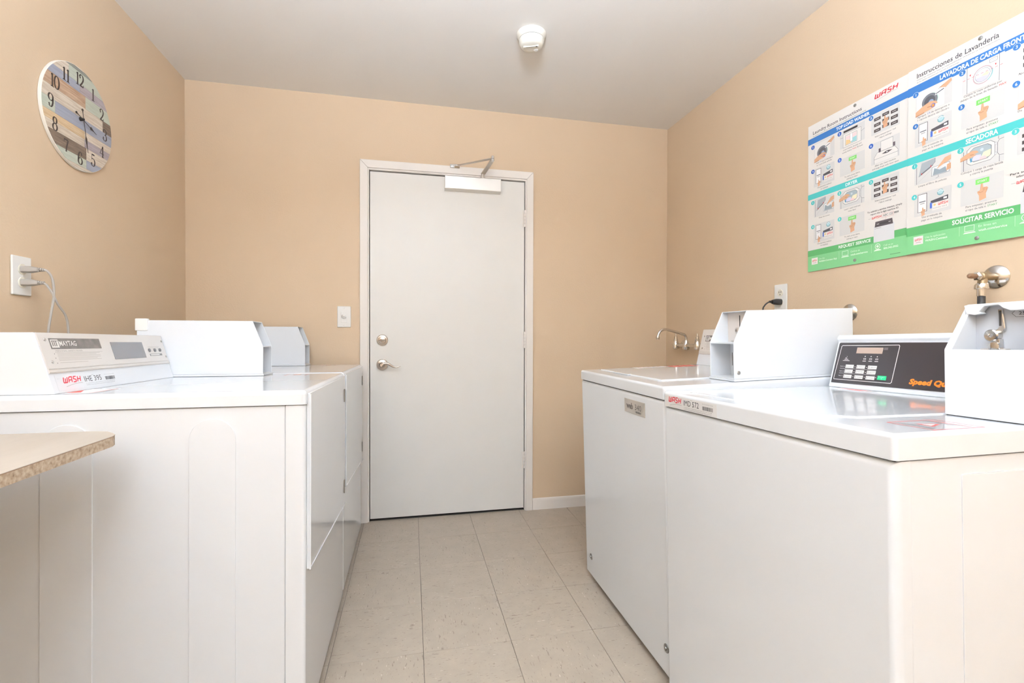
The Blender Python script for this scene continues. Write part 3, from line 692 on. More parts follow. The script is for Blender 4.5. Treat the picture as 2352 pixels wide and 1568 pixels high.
# ------------------------------------------------------------------ far washer
W2, H2 = 0.712, 0.930
wb = thing('washing_machine', 'farther white top-load washer with a silver number plate, near the wall faucet', 'washing machine', (0.781, 2.007, 0.0), (R(1.9), 0, WALL_R), 'washers under the instruction posters')
bm = nb(); box(bm, (0, 0, 0.02), (W2, 0.03, 0.8868), 0.012, 4, sel=lambda e: e.verts[0].co.y < 0.01 and e.verts[1].co.y < 0.01); finish('front_panel', bm, M_white, wb)
bm = nb(); box(bm, (0.001, 0.0308, 0.02), (W2-0.001, 0.69, 0.8865), 0.004, 2); finish('cabinet', bm, M_white, wb)
P_box('joint_shade', (0.004, 0.006, 0.882), (W2-0.004, 0.68, 0.892), M_dark, wb)  # dark filler standing in for shade beneath the top cover
bm = nb(); box(bm, (-0.002, -0.002, 0.8895), (W2+0.002, 0.69, H2), 0.009, 4, sel=lambda e: not all(v.co.z < 0.9 for v in e.verts)); finish('top_cover', bm, M_white, wb)
bm = nb(); box(bm, (0.045, 0.075, H2-0.003), (0.568, 0.53, H2+0.004), 0.0035, 3); box(bm, (0.20, 0.062, H2), (0.34, 0.080, H2+0.005), 0.003, 2); finish('lid', bm, M_white, wb)
for x in (0.05, W2-0.05):
    P_lathe('foot', (x, 0.06, 0.022), (0, 0, -1), [(0, 0.012), (0.006, 0.012), (0.006, 0.020), (0.022, 0.020)], M_steelfoot, wb, 14)
    P_lathe('foot', (x, 0.62, 0.022), (0, 0, -1), [(0, 0.012), (0.026, 0.012), (0.026, 0.020), (0.041, 0.020)], M_steelfoot, wb, 14)
for x in (0.068, W2-0.022):
    s_ = P_lathe('panel_screw', (x, 0.0, 0.113), (0, -1, 0), [(0, 0.0135), (0.002, 0.0135), (0.003, 0.012), (0.003, 0.006), (0.006, 0.005), (0.007, 0)], M_zinc, wb, 20)
pl = P_box('number_plate', (0.441, -0.0024, 0.814), (0.590, -0.0002, 0.862), M_steel, wb, 0.0007, 1)
p = Print((0.441, -0.0025, 0.814), (1, 0, 0), (0, 0, 1))
p.text('web', 0.016, 0.016, 0.019, (92, 82, 76), width=0.050, bold=0.05); p.text('340', 0.080, 0.016, 0.019, (92, 86, 80), width=0.046)
barcode(p, 0.085, 0.006, 0.124, 0.0125); p.text('tm', 0.008, 0.008, 0.003, (92, 86, 80))
p.build('printed_number', wb)
steel_console(wb, 0.008, 0.570, 0.575, 0.618, 0.69, H2, H2+0.165)
coin_box(wb, 0.578, 0.252, H2+0.008, 0.122, 0.458, 0.116, 0.218, 0.050)
p = Print((0, 0, H2+0.0043), (1, 0, 0), (0, 1, 0))
p.rect(0.055, 0.39, 0.125, 0.515, (206, 70, 58)); tiny_lines(p, 0.065, 0.505, 0.05, 4, 0.03, 0.006, (246, 236, 232), 2)
p.build('red_sticker', wb)
p = Print((0, 0, H2+0.0043), (1, 0, 0), (0, 1, 0))
p.rect(0.055, 0.22, 0.115, 0.375, (240, 238, 238)); tiny_lines(p, 0.062, 0.362, 0.045, 6, 0.024, 0.007, (188, 150, 144), 2)
p.build('paper_sticker', wb)

# ------------------------------------------------------------------ folding table (its far corner shows)
tb = thing('folding_table', 'pale laminate tabletop with a chipped particle board edge beside the nearer dryer', 'table', (-0.91, 0.75, 0.0))
tx0, tx1, ty0, ty1, tz = XL+0.006+0.91, -0.632+0.91, -0.55, 1.245-0.75, 0.862
def corner(x0, x1, y0, y1): return [(x0, y0), (x1, y0), (x1, y1-0.070), (x1-0.006, y1-0.050), (x1-0.022, y1-0.030), (x1-0.042, y1-0.010), (x1-0.072, y1), (x0, y1)]
bm = nb(); prism(bm, corner(tx0, tx1, ty0, ty1), 2, tz-0.0225, tz-0.0022); finish('board', bm, M_particle, tb)
bm = nb(); prism(bm, corner(tx0, tx1+0.0002, ty0, ty1+0.0002), 2, tz-0.0022, tz-0.0011); finish('glue_line', bm, M_brown, tb)
bm = nb(); prism(bm, corner(tx0, tx1+0.0004, ty0, ty1+0.0004), 2, tz-0.0011, tz); finish('laminate_top', bm, M_lamin, tb)
for (x, y) in ((tx0+0.03, ty0+0.05), (tx0+0.03, ty1-0.06), (tx1-0.05, ty0+0.05)):
    bm = nb(); box(bm, (x-0.018, y-0.018, 0), (x+0.018, y+0.018, tz-0.0226), 0.003, 1); finish('leg', bm, M_white2, tb)

# ------------------------------------------------------------------ wall plates, plugs, cords
def wall_plate(name, label, cat, loc, rot, w=0.074, h=0.120, group=None):
    o = thing(name, label, cat, loc, (0, 0, rot), group)
    bm = nb(); prism(bm, [(-w/2, 0), (w/2, 0), (w/2, h), (-w/2, h)], 1, -0.0065, -0.0003, 0.0028, 3); finish('cover_plate', bm, M_plast, o)
    return o
def receptacle(o, z, face=True):
    r = P_lathe('receptacle', (0, -0.0066, z), (0, -1, 0), [(0, 0.0168), (0.0012, 0.0168), (0.0018, 0.016), (0.0018, 0)], M_ivory, o, 24)
    if face:
        for x, h in ((-0.0062, 0.008), (0.0062, 0.0065)): P_box('slot', (x-0.0012, -0.0088, z+0.002-h/2+0.002), (x+0.0012, -0.0083, z+0.004+h/2), M_dark, r)
        P_lathe('ground_hole', (0, -0.0083, z-0.0075), (0, -1, 0), [(0, 0.0024), (0.0005, 0.0024)], M_dark, r, 10)
ol = wall_plate('wall_outlet', 'white duplex wall outlet below the round clock, with two grey plugs in it', 'wall outlet', (XL, 1.740, 1.203), WALL_L, group='duplex outlets')
receptacle(ol, 0.0800); receptacle(ol, 0.0395); screw(ol, (0, -0.0066, 0.060), (0, -1, 0), 0.003, M_plast)
orr = wall_plate('wall_outlet', 'white duplex wall outlet with a black plug, left of the posters', 'wall outlet', (XR, 1.843, 1.201), WALL_R, group='duplex outlets')
receptacle(orr, 0.0800); receptacle(orr, 0.0395); screw(orr, (0, -0.0066, 0.060), (0, -1, 0), 0.003, M_plast)
sw = wall_plate('light_switch', 'white toggle light switch beside the door', 'light switch', (-0.373, YB, 1.129), 0)
P_box('bezel', (-0.0165, -0.0082, 0.027), (0.0165, -0.0066, 0.089), M_plast, sw, 0.0006, 1)
bm = nb(); lathe(bm, (0, -0.0082, 0.062), (0, -1, 0.0), [(0, 0.0125), (0.004, 0.0125), (0.006, 0.011), (0.006, 0)], 20); finish('dial', bm, M_plast, sw)
bm = nb(); box(bm, (-0.006, -0.022, 0.060), (0.006, -0.012, 0.074), 0.002, 2); finish('toggle', bm, M_plast, sw)
for z in (0.011, 0.109): screw(sw, (0, -0.0066, z), (0, -1, 0), 0.0028, M_plast)

def plug_cord(name, label, loc, rot, path, m, group, k=1.0):
    """plug body along -y from the wall, then the cord"""
    o = thing(name, label, 'power cord', loc, (0, 0, rot), group)
    bm = nb(); t = bmesh.new(); n = 12
    prof = [(0.0, 0.0125, 0.0105), (0.010, 0.0128, 0.0108), (0.022, 0.0118, 0.0105), (0.034, 0.0085, 0.0078), (0.040, 0.0065, 0.0065)]
    rings = []
    for (d, rx, rz) in prof:
        rx *= k; rz *= k
        rings.append([t.verts.new((math.copysign(abs(math.cos(a))**0.6, math.cos(a))*rx, -d, math.copysign(abs(math.sin(a))**0.6, math.sin(a))*rz)) for a in [2*math.pi*i/n for i in range(n)]])
    for a, b in zip(rings, rings[1:]):
        for i in range(n): t.faces.new((a[i], a[(i+1) % n], b[(i+1) % n], b[i]))
    t.faces.new(rings[0]); t.faces.new(rings[-1]); merge(bm, t); pg = finish('plug', bm, m, o)
    for k in range(3): P_lathe('strain_relief', (0, -0.0405-k*0.0055, 0), (0, -1, 0), [(0, 0.0062-k*0.0006), (0.0035, 0.0062-k*0.0006)], m, pg, 12)
    bm = nb(); tube(bm, path, 0.0034, 8); finish('cord', bm, m, o)
# local frame for the left wall: x -> +Y, y -> -X
plug_cord('power_cord', 'grey power cord plugged into the upper socket below the clock', (XL+0.0088, 1.740, 1.283), WALL_L,
          [(0, -0.038, 0), (0.002, -0.060, -0.002), (0.010, -0.070, -0.028), (0.012, -0.072, -0.080), (0.002, -0.070, -0.140), (-0.004, -0.066, -0.205), (-0.004, -0.066, -0.32)], M_cord, 'grey dryer cords')
plug_cord('power_cord', 'grey power cord plugged into the lower socket below the clock', (XL+0.0088, 1.740, 1.2425), WALL_L,
          [(0, -0.038, 0), (0.001, -0.058, -0.004), (0.008, -0.070, -0.030), (0.024, -0.076, -0.066), (0.050, -0.080, -0.100), (0.062, -0.080, -0.150), (0.062, -0.080, -0.28)], M_cord, 'grey dryer cords')
plug_cord('power_cord', 'black power cord plugged in left of the posters', (XR-0.0088, 1.843, 1.2405), WALL_R,
          [(0, -0.038, 0), (0, -0.058, -0.002), (-0.010, -0.072, -0.018), (-0.014, -0.078, -0.050), (-0.014, -0.078, -0.20), (-0.014, -0.070, -0.26)], M_black, None, 1.3)

# ------------------------------------------------------------------ water valves and faucet
def valve(label, y, z):
    o = thing('water_valve', label, 'valve', (XR, y, z), (0, 0, WALL_R), 'washer valves')
    P_lathe('wall_flange', (0, -0.0004, 0), (0, -1, 0), [(0, 0.0335), (0.002, 0.0335), (0.006, 0.030), (0.011, 0.018), (0.013, 0.012), (0.013, 0)], M_chrome, o, 36)
    bm = nb(); lathe(bm, (0, -0.012, 0), (0, -1, 0), [(0, 0.0105), (0.022, 0.0105), (0.026, 0.0125), (0.050, 0.0125), (0.053, 0.010)], 16); lathe(bm, (0, -0.052, 0), (0, 0, -1), [(0, 0.010), (0.022, 0.0115)], 16); finish('body', bm, M_brass, o)
    bm = nb(); lathe(bm, (0, -0.064, 0), (0, -1, 0), [(0, 0.0115), (0.004, 0.0125), (0.010, 0.0125), (0.014, 0.008)], 6); finish('packing_nut', bm, M_chrome, o)
    P_lathe('stem', (0, -0.078, 0), (0, -1, 0), [(0, 0.0065), (0.012, 0.0075), (0.022, 0.007), (0.026, 0.0045), (0.027, 0)], M_brown, o, 14)
    P_lathe('coupling', (0, -0.054, -0.020), (0, 0, -1), [(0, 0.013), (0.004, 0.0155), (0.014, 0.0165), (0.016, 0.0155), (0.016, 0.010)], M_chrome, o, 18)
    P_lathe('ferrule', (0, -0.055, -0.036), (0, 0, -1), [(0, 0.0108), (0.020, 0.0108), (0.021, 0.0095)], M_chrome, o, 18)
    bm = nb(); tube(bm, [(0, -0.055, -0.055), (0.001, -0.056, -0.12), (0.004, -0.060, -0.20), (0.01, -0.075, -0.30), (0.02, -0.10, -0.45)], 0.0092, 12); finish('hose', bm, M_black, o)
    return o
valve('chrome washer valve with a black hose under the right-hand poster', 1.037, 1.256)
valve('chrome washer valve mostly hidden behind the farther coin box', 1.500, 1.175)

fc = thing('wall_faucet', 'chrome two-handle wall faucet with a long bent spout in the far right corner', 'faucet', (XR, 2.515, 1.028), (0, 0, WALL_R))
bm = nb(); lathe(bm, (-0.112, -0.055, 0), (1, 0, 0), [(0, 0.010), (0.08, 0.010), (0.09, 0.014), (0.134, 0.014), (0.144, 0.010), (0.224, 0.010)], 16); finish('body', bm, M_chrome, fc)
P_lathe('hub', (0, -0.055, -0.028), (0, 0, 1), [(0, 0.008), (0.004, 0.018), (0.018, 0.022), (0.034, 0.020), (0.044, 0.014), (0.056, 0.013), (0.060, 0.011)], M_chrome, fc, 20)
for x in (-0.112, 0.112):
    P_lathe('wall_flange', (x, -0.0005, 0), (0, -1, 0), [(0, 0.030), (0.004, 0.028), (0.012, 0.014), (0.055, 0.012)], M_chrome, fc, 20)
    v_ = P_lathe('valve_body', (x, -0.055, -0.026), (0, 0, 1), [(0, 0.010), (0.006, 0.020), (0.030, 0.021), (0.045, 0.015), (0.052, 0.014)], M_chrome, fc, 18)
    P_lathe('handle', (x, -0.055, 0.026), (0, 0, 1), [(0, 0.013), (0.012, 0.013), (0.014, 0.010), (0.028, 0.0095), (0.030, 0.006), (0.044, 0.005), (0.046, 0)], M_chrome, v_, 14)
bm = nb(); tube(bm, [(0, -0.055, 0.024), (0, -0.056, 0.048), (0, -0.066, 0.064), (0, -0.084, 0.070), (0, -0.13, 0.082), (0, -0.18, 0.094), (0, -0.205, 0.094), (0, -0.226, 0.082), (0, -0.238, 0.060), (0, -0.240, 0.052)], 0.0078, 12); finish('spout', bm, M_chrome, fc)
P_lathe('aerator', (0, -0.240, 0.056), (0, 0, -1), [(0, 0.0092), (0.004, 0.0112), (0.012, 0.0112), (0.014, 0.0092), (0.020, 0.0092)], M_chrome, fc, 16)

# ------------------------------------------------------------------ wall clock
ck = thing('wall_clock', 'round wall clock with a face of pastel wooden planks and black numerals', 'clock', (XL, 1.997, 1.860-0.182), (0, 0, WALL_L))
CZ = 0.182; CR = 0.183
P_lathe('rim', (0, -0.0005, CZ), (0, -1, 0), [(0, CR-0.002), (0.001, CR), (0.0095, CR), (0.0105, CR-0.001), (0.0105, 0)], M_clockrim, ck, 96)
WCOL = dict(cream=((226, 215, 200), (196, 178, 158)), mint=((200, 206, 192), (184, 188, 172)), blue=((170, 174, 188), (156, 159, 174)), lav=((186, 176, 182), (158, 146, 150)),
            orange=((206, 178, 152), (164, 130, 104)), brown=((138, 120, 104), (98, 82, 70)), honey=((224, 202, 168), (196, 162, 122)), grey=((170, 172, 164), (120, 120, 112)))
WM = {k: wood_material('plank_'+k, *v, 0.6) for k, v in WCOL.items()}
FR = 0.181
def clip_plank(x0, x1, z0, z1):
    pts = []; n = 24
    def span(z): return math.sqrt(max(0, FR*FR-z*z))
    zs_ = [z0+(z1-z0)*i/n for i in range(n+1)]
    right = [(min(x1, span(z)), z) for z in zs_ if min(x1, span(z)) > max(x0, -span(z))+1e-4]
    left = [(max(x0, -span(z)), z) for z in reversed(zs_) if min(x1, span(z)) > max(x0, -span(z))+1e-4]
    out = []
    for p_ in right+left:
        if not out or (Vector(p_)-Vector(out[-1])).length > 2e-4: out.append(p_)
    # drop collinear points on straight ends
    return out
rows = [(0.1675, 0.179, [(-1, 1, 'grey')]), (0.126, 0.167, [(-1, -0.056, 'cream'), (-0.056, 1, 'mint')]), (0.0945, 0.1255, [(-1, 0.0, 'blue'), (0.0, 1, 'lav')]),
        (0.0505, 0.094, [(-1, 0.029, 'orange'), (0.029, 1, 'mint')]), (0.0075, 0.050, [(-1, 0.127, 'cream'), (0.127, 1, 'brown')]),
        (-0.0345, 0.007, [(-1, -0.122, 'mint'), (-0.122, 1, 'blue')]), (-0.063, -0.035, [(-1, 0.023, 'honey'), (0.023, 1, 'cream')]), (-0.0925, -0.0635, [(-1, 0.023, 'cream'), (0.023, 1, 'lav')]),
        (-0.136, -0.093, [(-1, 0.032, 'brown'), (0.032, 1, 'cream')]), (-0.168, -0.1365, [(-1, 0.032, 'mint'), (0.032, 1, 'blue')]), (-0.179, -0.1685, [(-1, 1, 'cream')])]
P_lathe('backing', (0, -0.0106, CZ), (0, -1, 0), [(0, FR), (0.0003, FR)], M_dark, ck, 96)
for z0, z1, segs in rows:
    for a, b_, c_ in segs:
        pts = clip_plank(max(a, -FR)+0.0002, min(b_, FR)-0.0002, z0, z1)
        if len(pts) < 3: continue
        bm = nb(); prism(bm, [(x, z+CZ) for x, z in pts], 1, -0.0122, -0.0110); finish('plank', bm, WM[c_], ck)
DIG = {
 '0': [('p', arc(.28, .5, .24, .46, 90, 450, 26))],
 '1': [('p', [(.24, .02), (.24, .97)]), ('l', [(.06, .03), (.42, .03)]), ('l', [(.10, .84), (.24, .94)])],
 '2': [('p', arc(.28, .70, .22, .26, 170, 0, 14)+[(.48, .58), (.36, .36), (.14, .10)]), ('t', [(.06, .07), (.50, .07)]), ('l', [(.50, .05), (.53, .24)]), ('b', (.12, .70))],
 '3': [('p', arc(.26, .73, .20, .23, 165, -80, 14)+[(.24, .52)]), ('p', [(.24, .52)]+arc(.26, .26, .24, .25, 80, -165, 16)), ('b', (.10, .76)), ('b', (.08, .24))],
 '4': [('p', [(.40, .02), (.40, .95)]), ('l', [(.40, .95), (.03, .30), (.56, .30)]), ('l', [(.26, .03), (.54, .03)])],
 '5': [('l', [(.12, .94), (.46, .94)]), ('l', [(.12, .96), (.10, .52)]), ('p', [(.10, .52), (.18, .60)]+arc(.26, .30, .24, .30, 100, -160, 16)), ('b', (.09, .20)), ('t', [(.12, .92), (.46, .92)])],
 '6': [('p', arc(.30, .5, .24, .47, 50, 180, 12)+arc(.28, .28, .23, .26, 170, 520, 20)), ('b', (.44, .80))],
 '7': [('t', [(.04, .91), (.50, .91)]), ('l', [(.05, .96), (.05, .70)]), ('p', [(.49, .90), (.40, .62), (.31, .34), (.27, .02)])],
 '8': [('p', arc(.27, .74, .18, .23, -90, 270, 20)), ('p', arc(.27, .26, .22, .25, -90, 270, 22))],
 '9': [('p', arc(.26, .5, .24, .47, 230, 360, 12)+arc(.28, .72, .23, .25, -10, 340, 20)), ('b', (.12, .20))]}
p = Print((0, -0.0122, CZ), (1, 0, 0), (0, 0, 1)); IC = (50, 38, 32)
def numeral(s_, x, z, h):
    adv = [0.40 if ch == '1' else 0.58 for ch in s_]; W = sum(adv)*h; ox = x-W/2
    for ch, a in zip(s_, adv):
        for k, g_ in DIG[ch]:
            if k == 'b': p.circ(ox+g_[0]*h*0.95, z+(g_[1]-.5)*h, 0.075*h, IC, n=12); continue
            pts = [(ox+q_[0]*h*0.95, z+(q_[1]-.5)*h) for q_ in g_]
            if k == 'p': p.line(pts, 0, IC, pen=(0.15*h, 0.055*h))
            elif k == 't': p.line(pts, 0.11*h, IC)
            else: p.line(pts, 0.055*h, IC)
        ox += a*h
for n_ in range(1, 13):
    p = Print((0, -0.0122, CZ), (1, 0, 0), (0, 0, 1))
    a = R(30*n_); numeral(str(n_), 0.141*math.sin(a), 0.141*math.cos(a), 0.046)
    p.build('numeral', ck)
def clock_hand(name, ang, L, tail, y, wd):
    a = R(ang); d = (math.sin(a), math.cos(a)); n_ = (d[1], -d[0]); bm = nb()
    def pt(t, s): return (d[0]*t+n_[0]*s, CZ+d[1]*t+n_[1]*s)
    prof = [(-tail, .0022), (-tail*0.75, .0022), (-tail*0.7, .0012), (L*0.5, .0012), (L*0.58, wd), (L*0.64, wd*0.75), (L*0.78, .0016), (L, .0004)]
    pts = [pt(t, s) for t, s in prof]+[pt(t, -s) for t, s in reversed(prof)]
    prism(bm, pts, 1, y-0.0008, y)
    lathe(bm, (pt(-tail, 0)[0], y+0.0006, pt(-tail, 0)[1]), (0, -1, 0), [(0, .0042), (.002, .0042)], 12)
    finish(name, bm, M_handm, ck)
clock_hand('hour_hand', 108, 0.080, 0.034, -0.020, 0.0062); clock_hand('minute_hand', 169, 0.116, 0.032, -0.023, 0.0050)
P_lathe('hub', (0, -0.0123, CZ), (0, -1, 0), [(0, 0.007), (0.006, 0.006), (0.013, 0.0035), (0.014, 0)], M_handm, ck, 16)

# ------------------------------------------------------------------ instruction posters
BLUE = (54, 116, 184); NAVY = (44, 92, 176); TEAL = (76, 192, 190); DKG = (86, 162, 98); LTG = (128, 198, 136); BOX = (222, 221, 219); SK = (212, 166, 132); SKD = (172, 118, 84); LN = (96, 98, 106); TXT = (72, 70, 74); CY = (160, 214, 216)
def hand_point(p, x, y, s, lay=4):
    """a hand with a raised index finger; x, y: finger tip"""
    def Q(pts): return [(x+a*s, y+b*s) for a, b in pts]
    p.poly(Q([(-.10, 0), (.06, 0), (.10, -.45), (.48, -.48), (.56, -.62), (.36, -1.15), (.40, -1.75), (-.28, -1.95), (-.30, -1.35), (-.48, -.95), (-.44, -.82), (-.18, -.70)]), SK, lay)
    p.poly(Q([(-.30, -1.35), (-.28, -1.95), (.40, -1.75), (.36, -1.3)]), (222, 168, 132), lay+1)
    for a in (.10, .24, .38): p.line(Q([(a, -.52), (a+.03, -.86)]), .035*s, SKD, lay+2)
    p.line(Q([(-.46, -.84), (-.16, -1.0), (.10, -.94)]), .045*s, SKD, lay+2); p.line(Q([(.56, -.62), (.36, -1.15)]), .04*s, SKD, lay+2)
    p.line(Q([(-.10, 0), (-.18, -.70)]), .03*s, SKD, lay+2)
def hand_flat(p, x, y, s, lay=5, flip=1):
    def Q(pts): return [(x+flip*a*s, y+b*s) for a, b in pts]
    p.poly(Q([(0, -.1), (.5, .15), (1.0, .30), (1.35, .18), (1.5, -.02), (1.1, -.10), (1.35, -.20), (1.0, -.30), (.6, -.34), (0, -.42)]), SK, lay)
    p.line(Q([(1.1, -.10), (.8, -.06)]), .05*s, SKD, lay+1); p.line(Q([(.6, -.34), (0, -.42)]), .05*s, SKD, lay+1)
def ring(p, x, y, r0, r1, col, lay, ry=1.0): p.line([(a, b) for a, b in arc(x, y, (r0+r1)/2, (r0+r1)/2*ry, 0, 360, 28)], r1-r0, col, lay)
class Sub:
    pass
def pic(p, kind, x0, y0, x1, y1):
    p.rect(x0, y0, x1, y1, BOX, 2); p.frame(x0, y0, x1, y1, 0.0006, (214, 216, 216), 3)
    w, h = x1-x0, y1-y0
    X = lambda a: x0+a*w; Y = lambda b: y0+b*h; Lw = 0.0009
    if kind == 'drum':
        p.poly([(X(.02), Y(.02)), (X(.80), Y(.02)), (X(.80), Y(.96)), (X(.02), Y(.96))], (238, 235, 231), 3)
        p.circ(X(.42), Y(.42), .30*h*1.05, (198, 222, 212), 4); p.circ(X(.40), Y(.42), .30*h, (120, 122, 128), 5); p.circ(X(.40), Y(.42), .22*h, (84, 84, 90), 6)
        p.circ(X(.44), Y(.36), .10*h, (150, 170, 200), 7); ring(p, X(.40), Y(.42), .29*h, .31*h, LN, 7)
        p.poly([(X(.55), Y(.55)), (X(.80), Y(.62)), (X(.82), Y(.76)), (X(.57), Y(.68))], (250, 250, 250), 8); p.line([(X(.57), Y(.60)), (X(.79), Y(.68))], .04*h, LN, 9)
        p.poly([(X(.66), Y(.80)), (X(.98), Y(.98)), (X(1.0), Y(.86)), (X(.84), Y(.70))], SK, 9); p.line([(X(.64), Y(.76)), (X(.80), Y(.86))], Lw, LN, 9)
        hand_flat(p, X(.0), Y(.22), .42*w, 9); p.circ(X(.50), Y(.16), .06*h, (236, 150, 60), 11); ring(p, X(.50), Y(.17), .06*h, .085*h, (70, 100, 190), 11)
    elif kind == 'top':
        p.rect(X(.12), Y(.0), X(.86), Y(.78), (238, 235, 231), 3); p.frame(X(.12), Y(.0), X(.86), Y(.78), Lw, LN, 4); p.rect(X(.14), Y(.84), X(.72), Y(.96), (66, 60, 62), 4)
        p.rect(X(.22), Y(.10), X(.70), Y(.66), (239, 236, 232), 5); p.frame(X(.22), Y(.10), X(.70), Y(.66), Lw, LN, 6)
        p.poly([(X(.24), Y(.12)), (X(.46), Y(.14)), (X(.40), Y(.34)), (X(.25), Y(.40))], (238, 206, 148), 6); p.poly([(X(.45), Y(.14)), (X(.68), Y(.12)), (X(.68), Y(.40)), (X(.50), Y(.38))], CY, 6)
        p.poly([(X(.24), Y(.42)), (X(.44), Y(.36)), (X(.68), Y(.42)), (X(.68), Y(.62)), (X(.24), Y(.58))], (248, 220, 222), 6)
        p.rect(X(.42), Y(.20), X(.52), Y(.66), (252, 252, 252), 7); p.frame(X(.42), Y(.20), X(.52), Y(.66), Lw*.7, LN, 8)
        p.line([(X(.0), Y(.62)), (X(.12), Y(.60))], Lw, LN, 4); p.line([(X(.86), Y(.52)), (X(1.0), Y(.60))], Lw, LN, 4)
    elif kind == 'keys':
        for i in range(3):
            for j in range(3):
                a, b = .10+.30*i, .10+.28*j+(.06 if i == 1 else 0)
                p.rect(X(a), Y(b), X(a+.24), Y(b+.15), (70, 62, 62), 3); p.rect(X(a+.05), Y(b+.06), X(a+.19), Y(b+.09), (196, 192, 190), 4)
        hand_point(p, X(.50), Y(.72), .30*h, 5)
    elif kind == 'paykey':
        p.poly([(X(.34), Y(.12)), (X(.34), Y(.92)), (X(.10), Y(.92)), (X(.10), Y(.12))], (250, 250, 250), 3); p.frame(X(.10), Y(.14), X(.36), Y(.94), .0014, (66, 64, 70), 4)
        p.rect(X(.14), Y(.58), X(.32), Y(.62), LN, 4); p.rect(X(.17), Y(.50), X(.29), Y(.53), (160, 158, 160), 4)
        hand_point(p, X(.25), Y(.34), .19*h, 8)
        p.poly([(X(.46), Y(.30)), (X(.92), Y(.40)), (X(.92), Y(.64)), (X(.46), Y(.54))], (74, 72, 78), 4); p.rect(X(.80), Y(.50), X(.89), Y(.58), (246, 246, 246), 5)
        p.rect(X(.44), Y(.22), X(.50), Y(.46), (70, 104, 190), 5)
        p.poly([(X(.50), Y(.10)), (X(.94), Y(.14)), (X(.94), Y(.46)), (X(.50), Y(.42))], (239, 236, 232), 6); p.frame(X(.50), Y(.12), X(.94), Y(.44), .0004, (210, 208, 208), 7)
        p.circ(X(.57), Y(.34), .05*h, (226, 196, 132), 7); wash_logo(p, X(.66), Y(.28), .12*h, .26*w, (214, 62, 62), 7); p.text('Laundry Card', X(.53), Y(.18), .05*h, (150, 148, 150), 7, width=.36*w)
        p.circ(X(.72), Y(.82), .13*h, (188, 220, 224), 4); ring(p, X(.72), Y(.82), .10*h, .13*h, (120, 170, 178), 5); p.line([(X(.64), Y(.86)), (X(.72), Y(.92)), (X(.82), Y(.84))], .03*h, (236, 246, 246), 6); p.line([(X(.64), Y(.76)), (X(.74), Y(.72)), (X(.80), Y(.78))], .025*h, (120, 170, 178), 6)
    elif kind == 'start':
        p.rect(X(.36), Y(.72), X(.68), Y(.92), (122, 206, 104), 3); p.text('START', X(.52), Y(.785), .075*h, (236, 250, 232), 4, align='c', bold=.02)
        hand_point(p, X(.52), Y(.72), .34*h, 5)
    elif kind == 'clean':
        p.poly([(X(.10), Y(.02)), (X(.95), Y(.02)), (X(.95), Y(.30)), (X(.84), Y(.50)), (X(.22), Y(.50)), (X(.10), Y(.30))], (238, 235, 231), 3)
        p.line([(X(.10), Y(.02)), (X(.10), Y(.30)), (X(.22), Y(.50)), (X(.84), Y(.50)), (X(.95), Y(.30)), (X(.95), Y(.02))], Lw, LN, 4); p.line([(X(.10), Y(.22)), (X(.95), Y(.22))], Lw, LN, 4)
        p.rect(X(.34), Y(.50), X(.78), Y(.96), (238, 235, 231), 4); p.frame(X(.34), Y(.50), X(.78), Y(.96), Lw, LN, 5)
        p.rect(X(.27), Y(.48), X(.34), Y(.66), (92, 80, 88), 5); p.rect(X(.78), Y(.52), X(.85), Y(.70), (92, 80, 88), 5)
        p.poly([(X(.38), Y(.36)), (X(.56), Y(.44)), (X(.76), Y(.40)), (X(.58), Y(.32))], (70, 66, 68), 5); p.circ(X(.57), Y(.38), .03*h, (245, 245, 245), 6)
    elif kind == 'lint':
        p.line([(X(.06), Y(.02)), (X(.06), Y(.96))], .0013, LN, 4); p.line([(X(.08), Y(.06)), (X(.54), Y(.58))], Lw*.7, (190, 188, 188), 4)
        p.poly([(X(.12), Y(.34)), (X(.20), Y(.92)), (X(.58), Y(.98)), (X(.58), Y(.80)), (X(.44), Y(.60))], (168, 176, 182), 4); p.line([(X(.12), Y(.34)), (X(.44), Y(.60)), (X(.58), Y(.80)), (X(.58), Y(.98))], .0011, LN, 5)
        p.line([(X(.18), Y(.42)), (X(.52), Y(.70))], .0022, (70, 66, 68), 6); p.line([(X(.22), Y(.40)), (X(.20), Y(.48))], .002, (206, 60, 60), 7); p.line([(X(.47), Y(.62)), (X(.46), Y(.72))], .002, (206, 60, 60), 7)
        p.poly([(X(.48), Y(.20)), (X(.96), Y(.20)), (X(.96), Y(.62)), (X(.50), Y(.58))], (232, 235, 236), 5); p.poly([(X(.52), Y(.22)), (X(.90), Y(.22)), (X(.86), Y(.46)), (X(.70), Y(.40)), (X(.56), Y(.52))], (150, 162, 170), 6)
        p.line([(X(.48), Y(.20)), (X(.96), Y(.20)), (X(.96), Y(.62)), (X(.50), Y(.58)), (X(.48), Y(.20))], Lw, LN, 7)
        p.poly([(X(.62), Y(.46)), (X(.70), Y(.62)), (X(.84), Y(.86)), (X(1.0), Y(.90)), (X(1.0), Y(.70)), (X(.84), Y(.62))], SK, 8); p.poly([(X(.88), Y(.26)), (X(1.0), Y(.30)), (X(1.0), Y(.56)), (X(.90), Y(.52))], SK, 8)
        for b in (.34, .41, .48): p.line([(X(.90), Y(b)), (X(1.0), Y(b+.02))], .0007, SKD, 9)
        p.line([(X(.66), Y(.20)), (X(.68), Y(.10)), (X(.60), Y(.06))], Lw, LN, 7)
    elif kind == 'load':
        p.line([(X(.06), Y(.0)), (X(.06), Y(.80))], .0013, LN, 4)
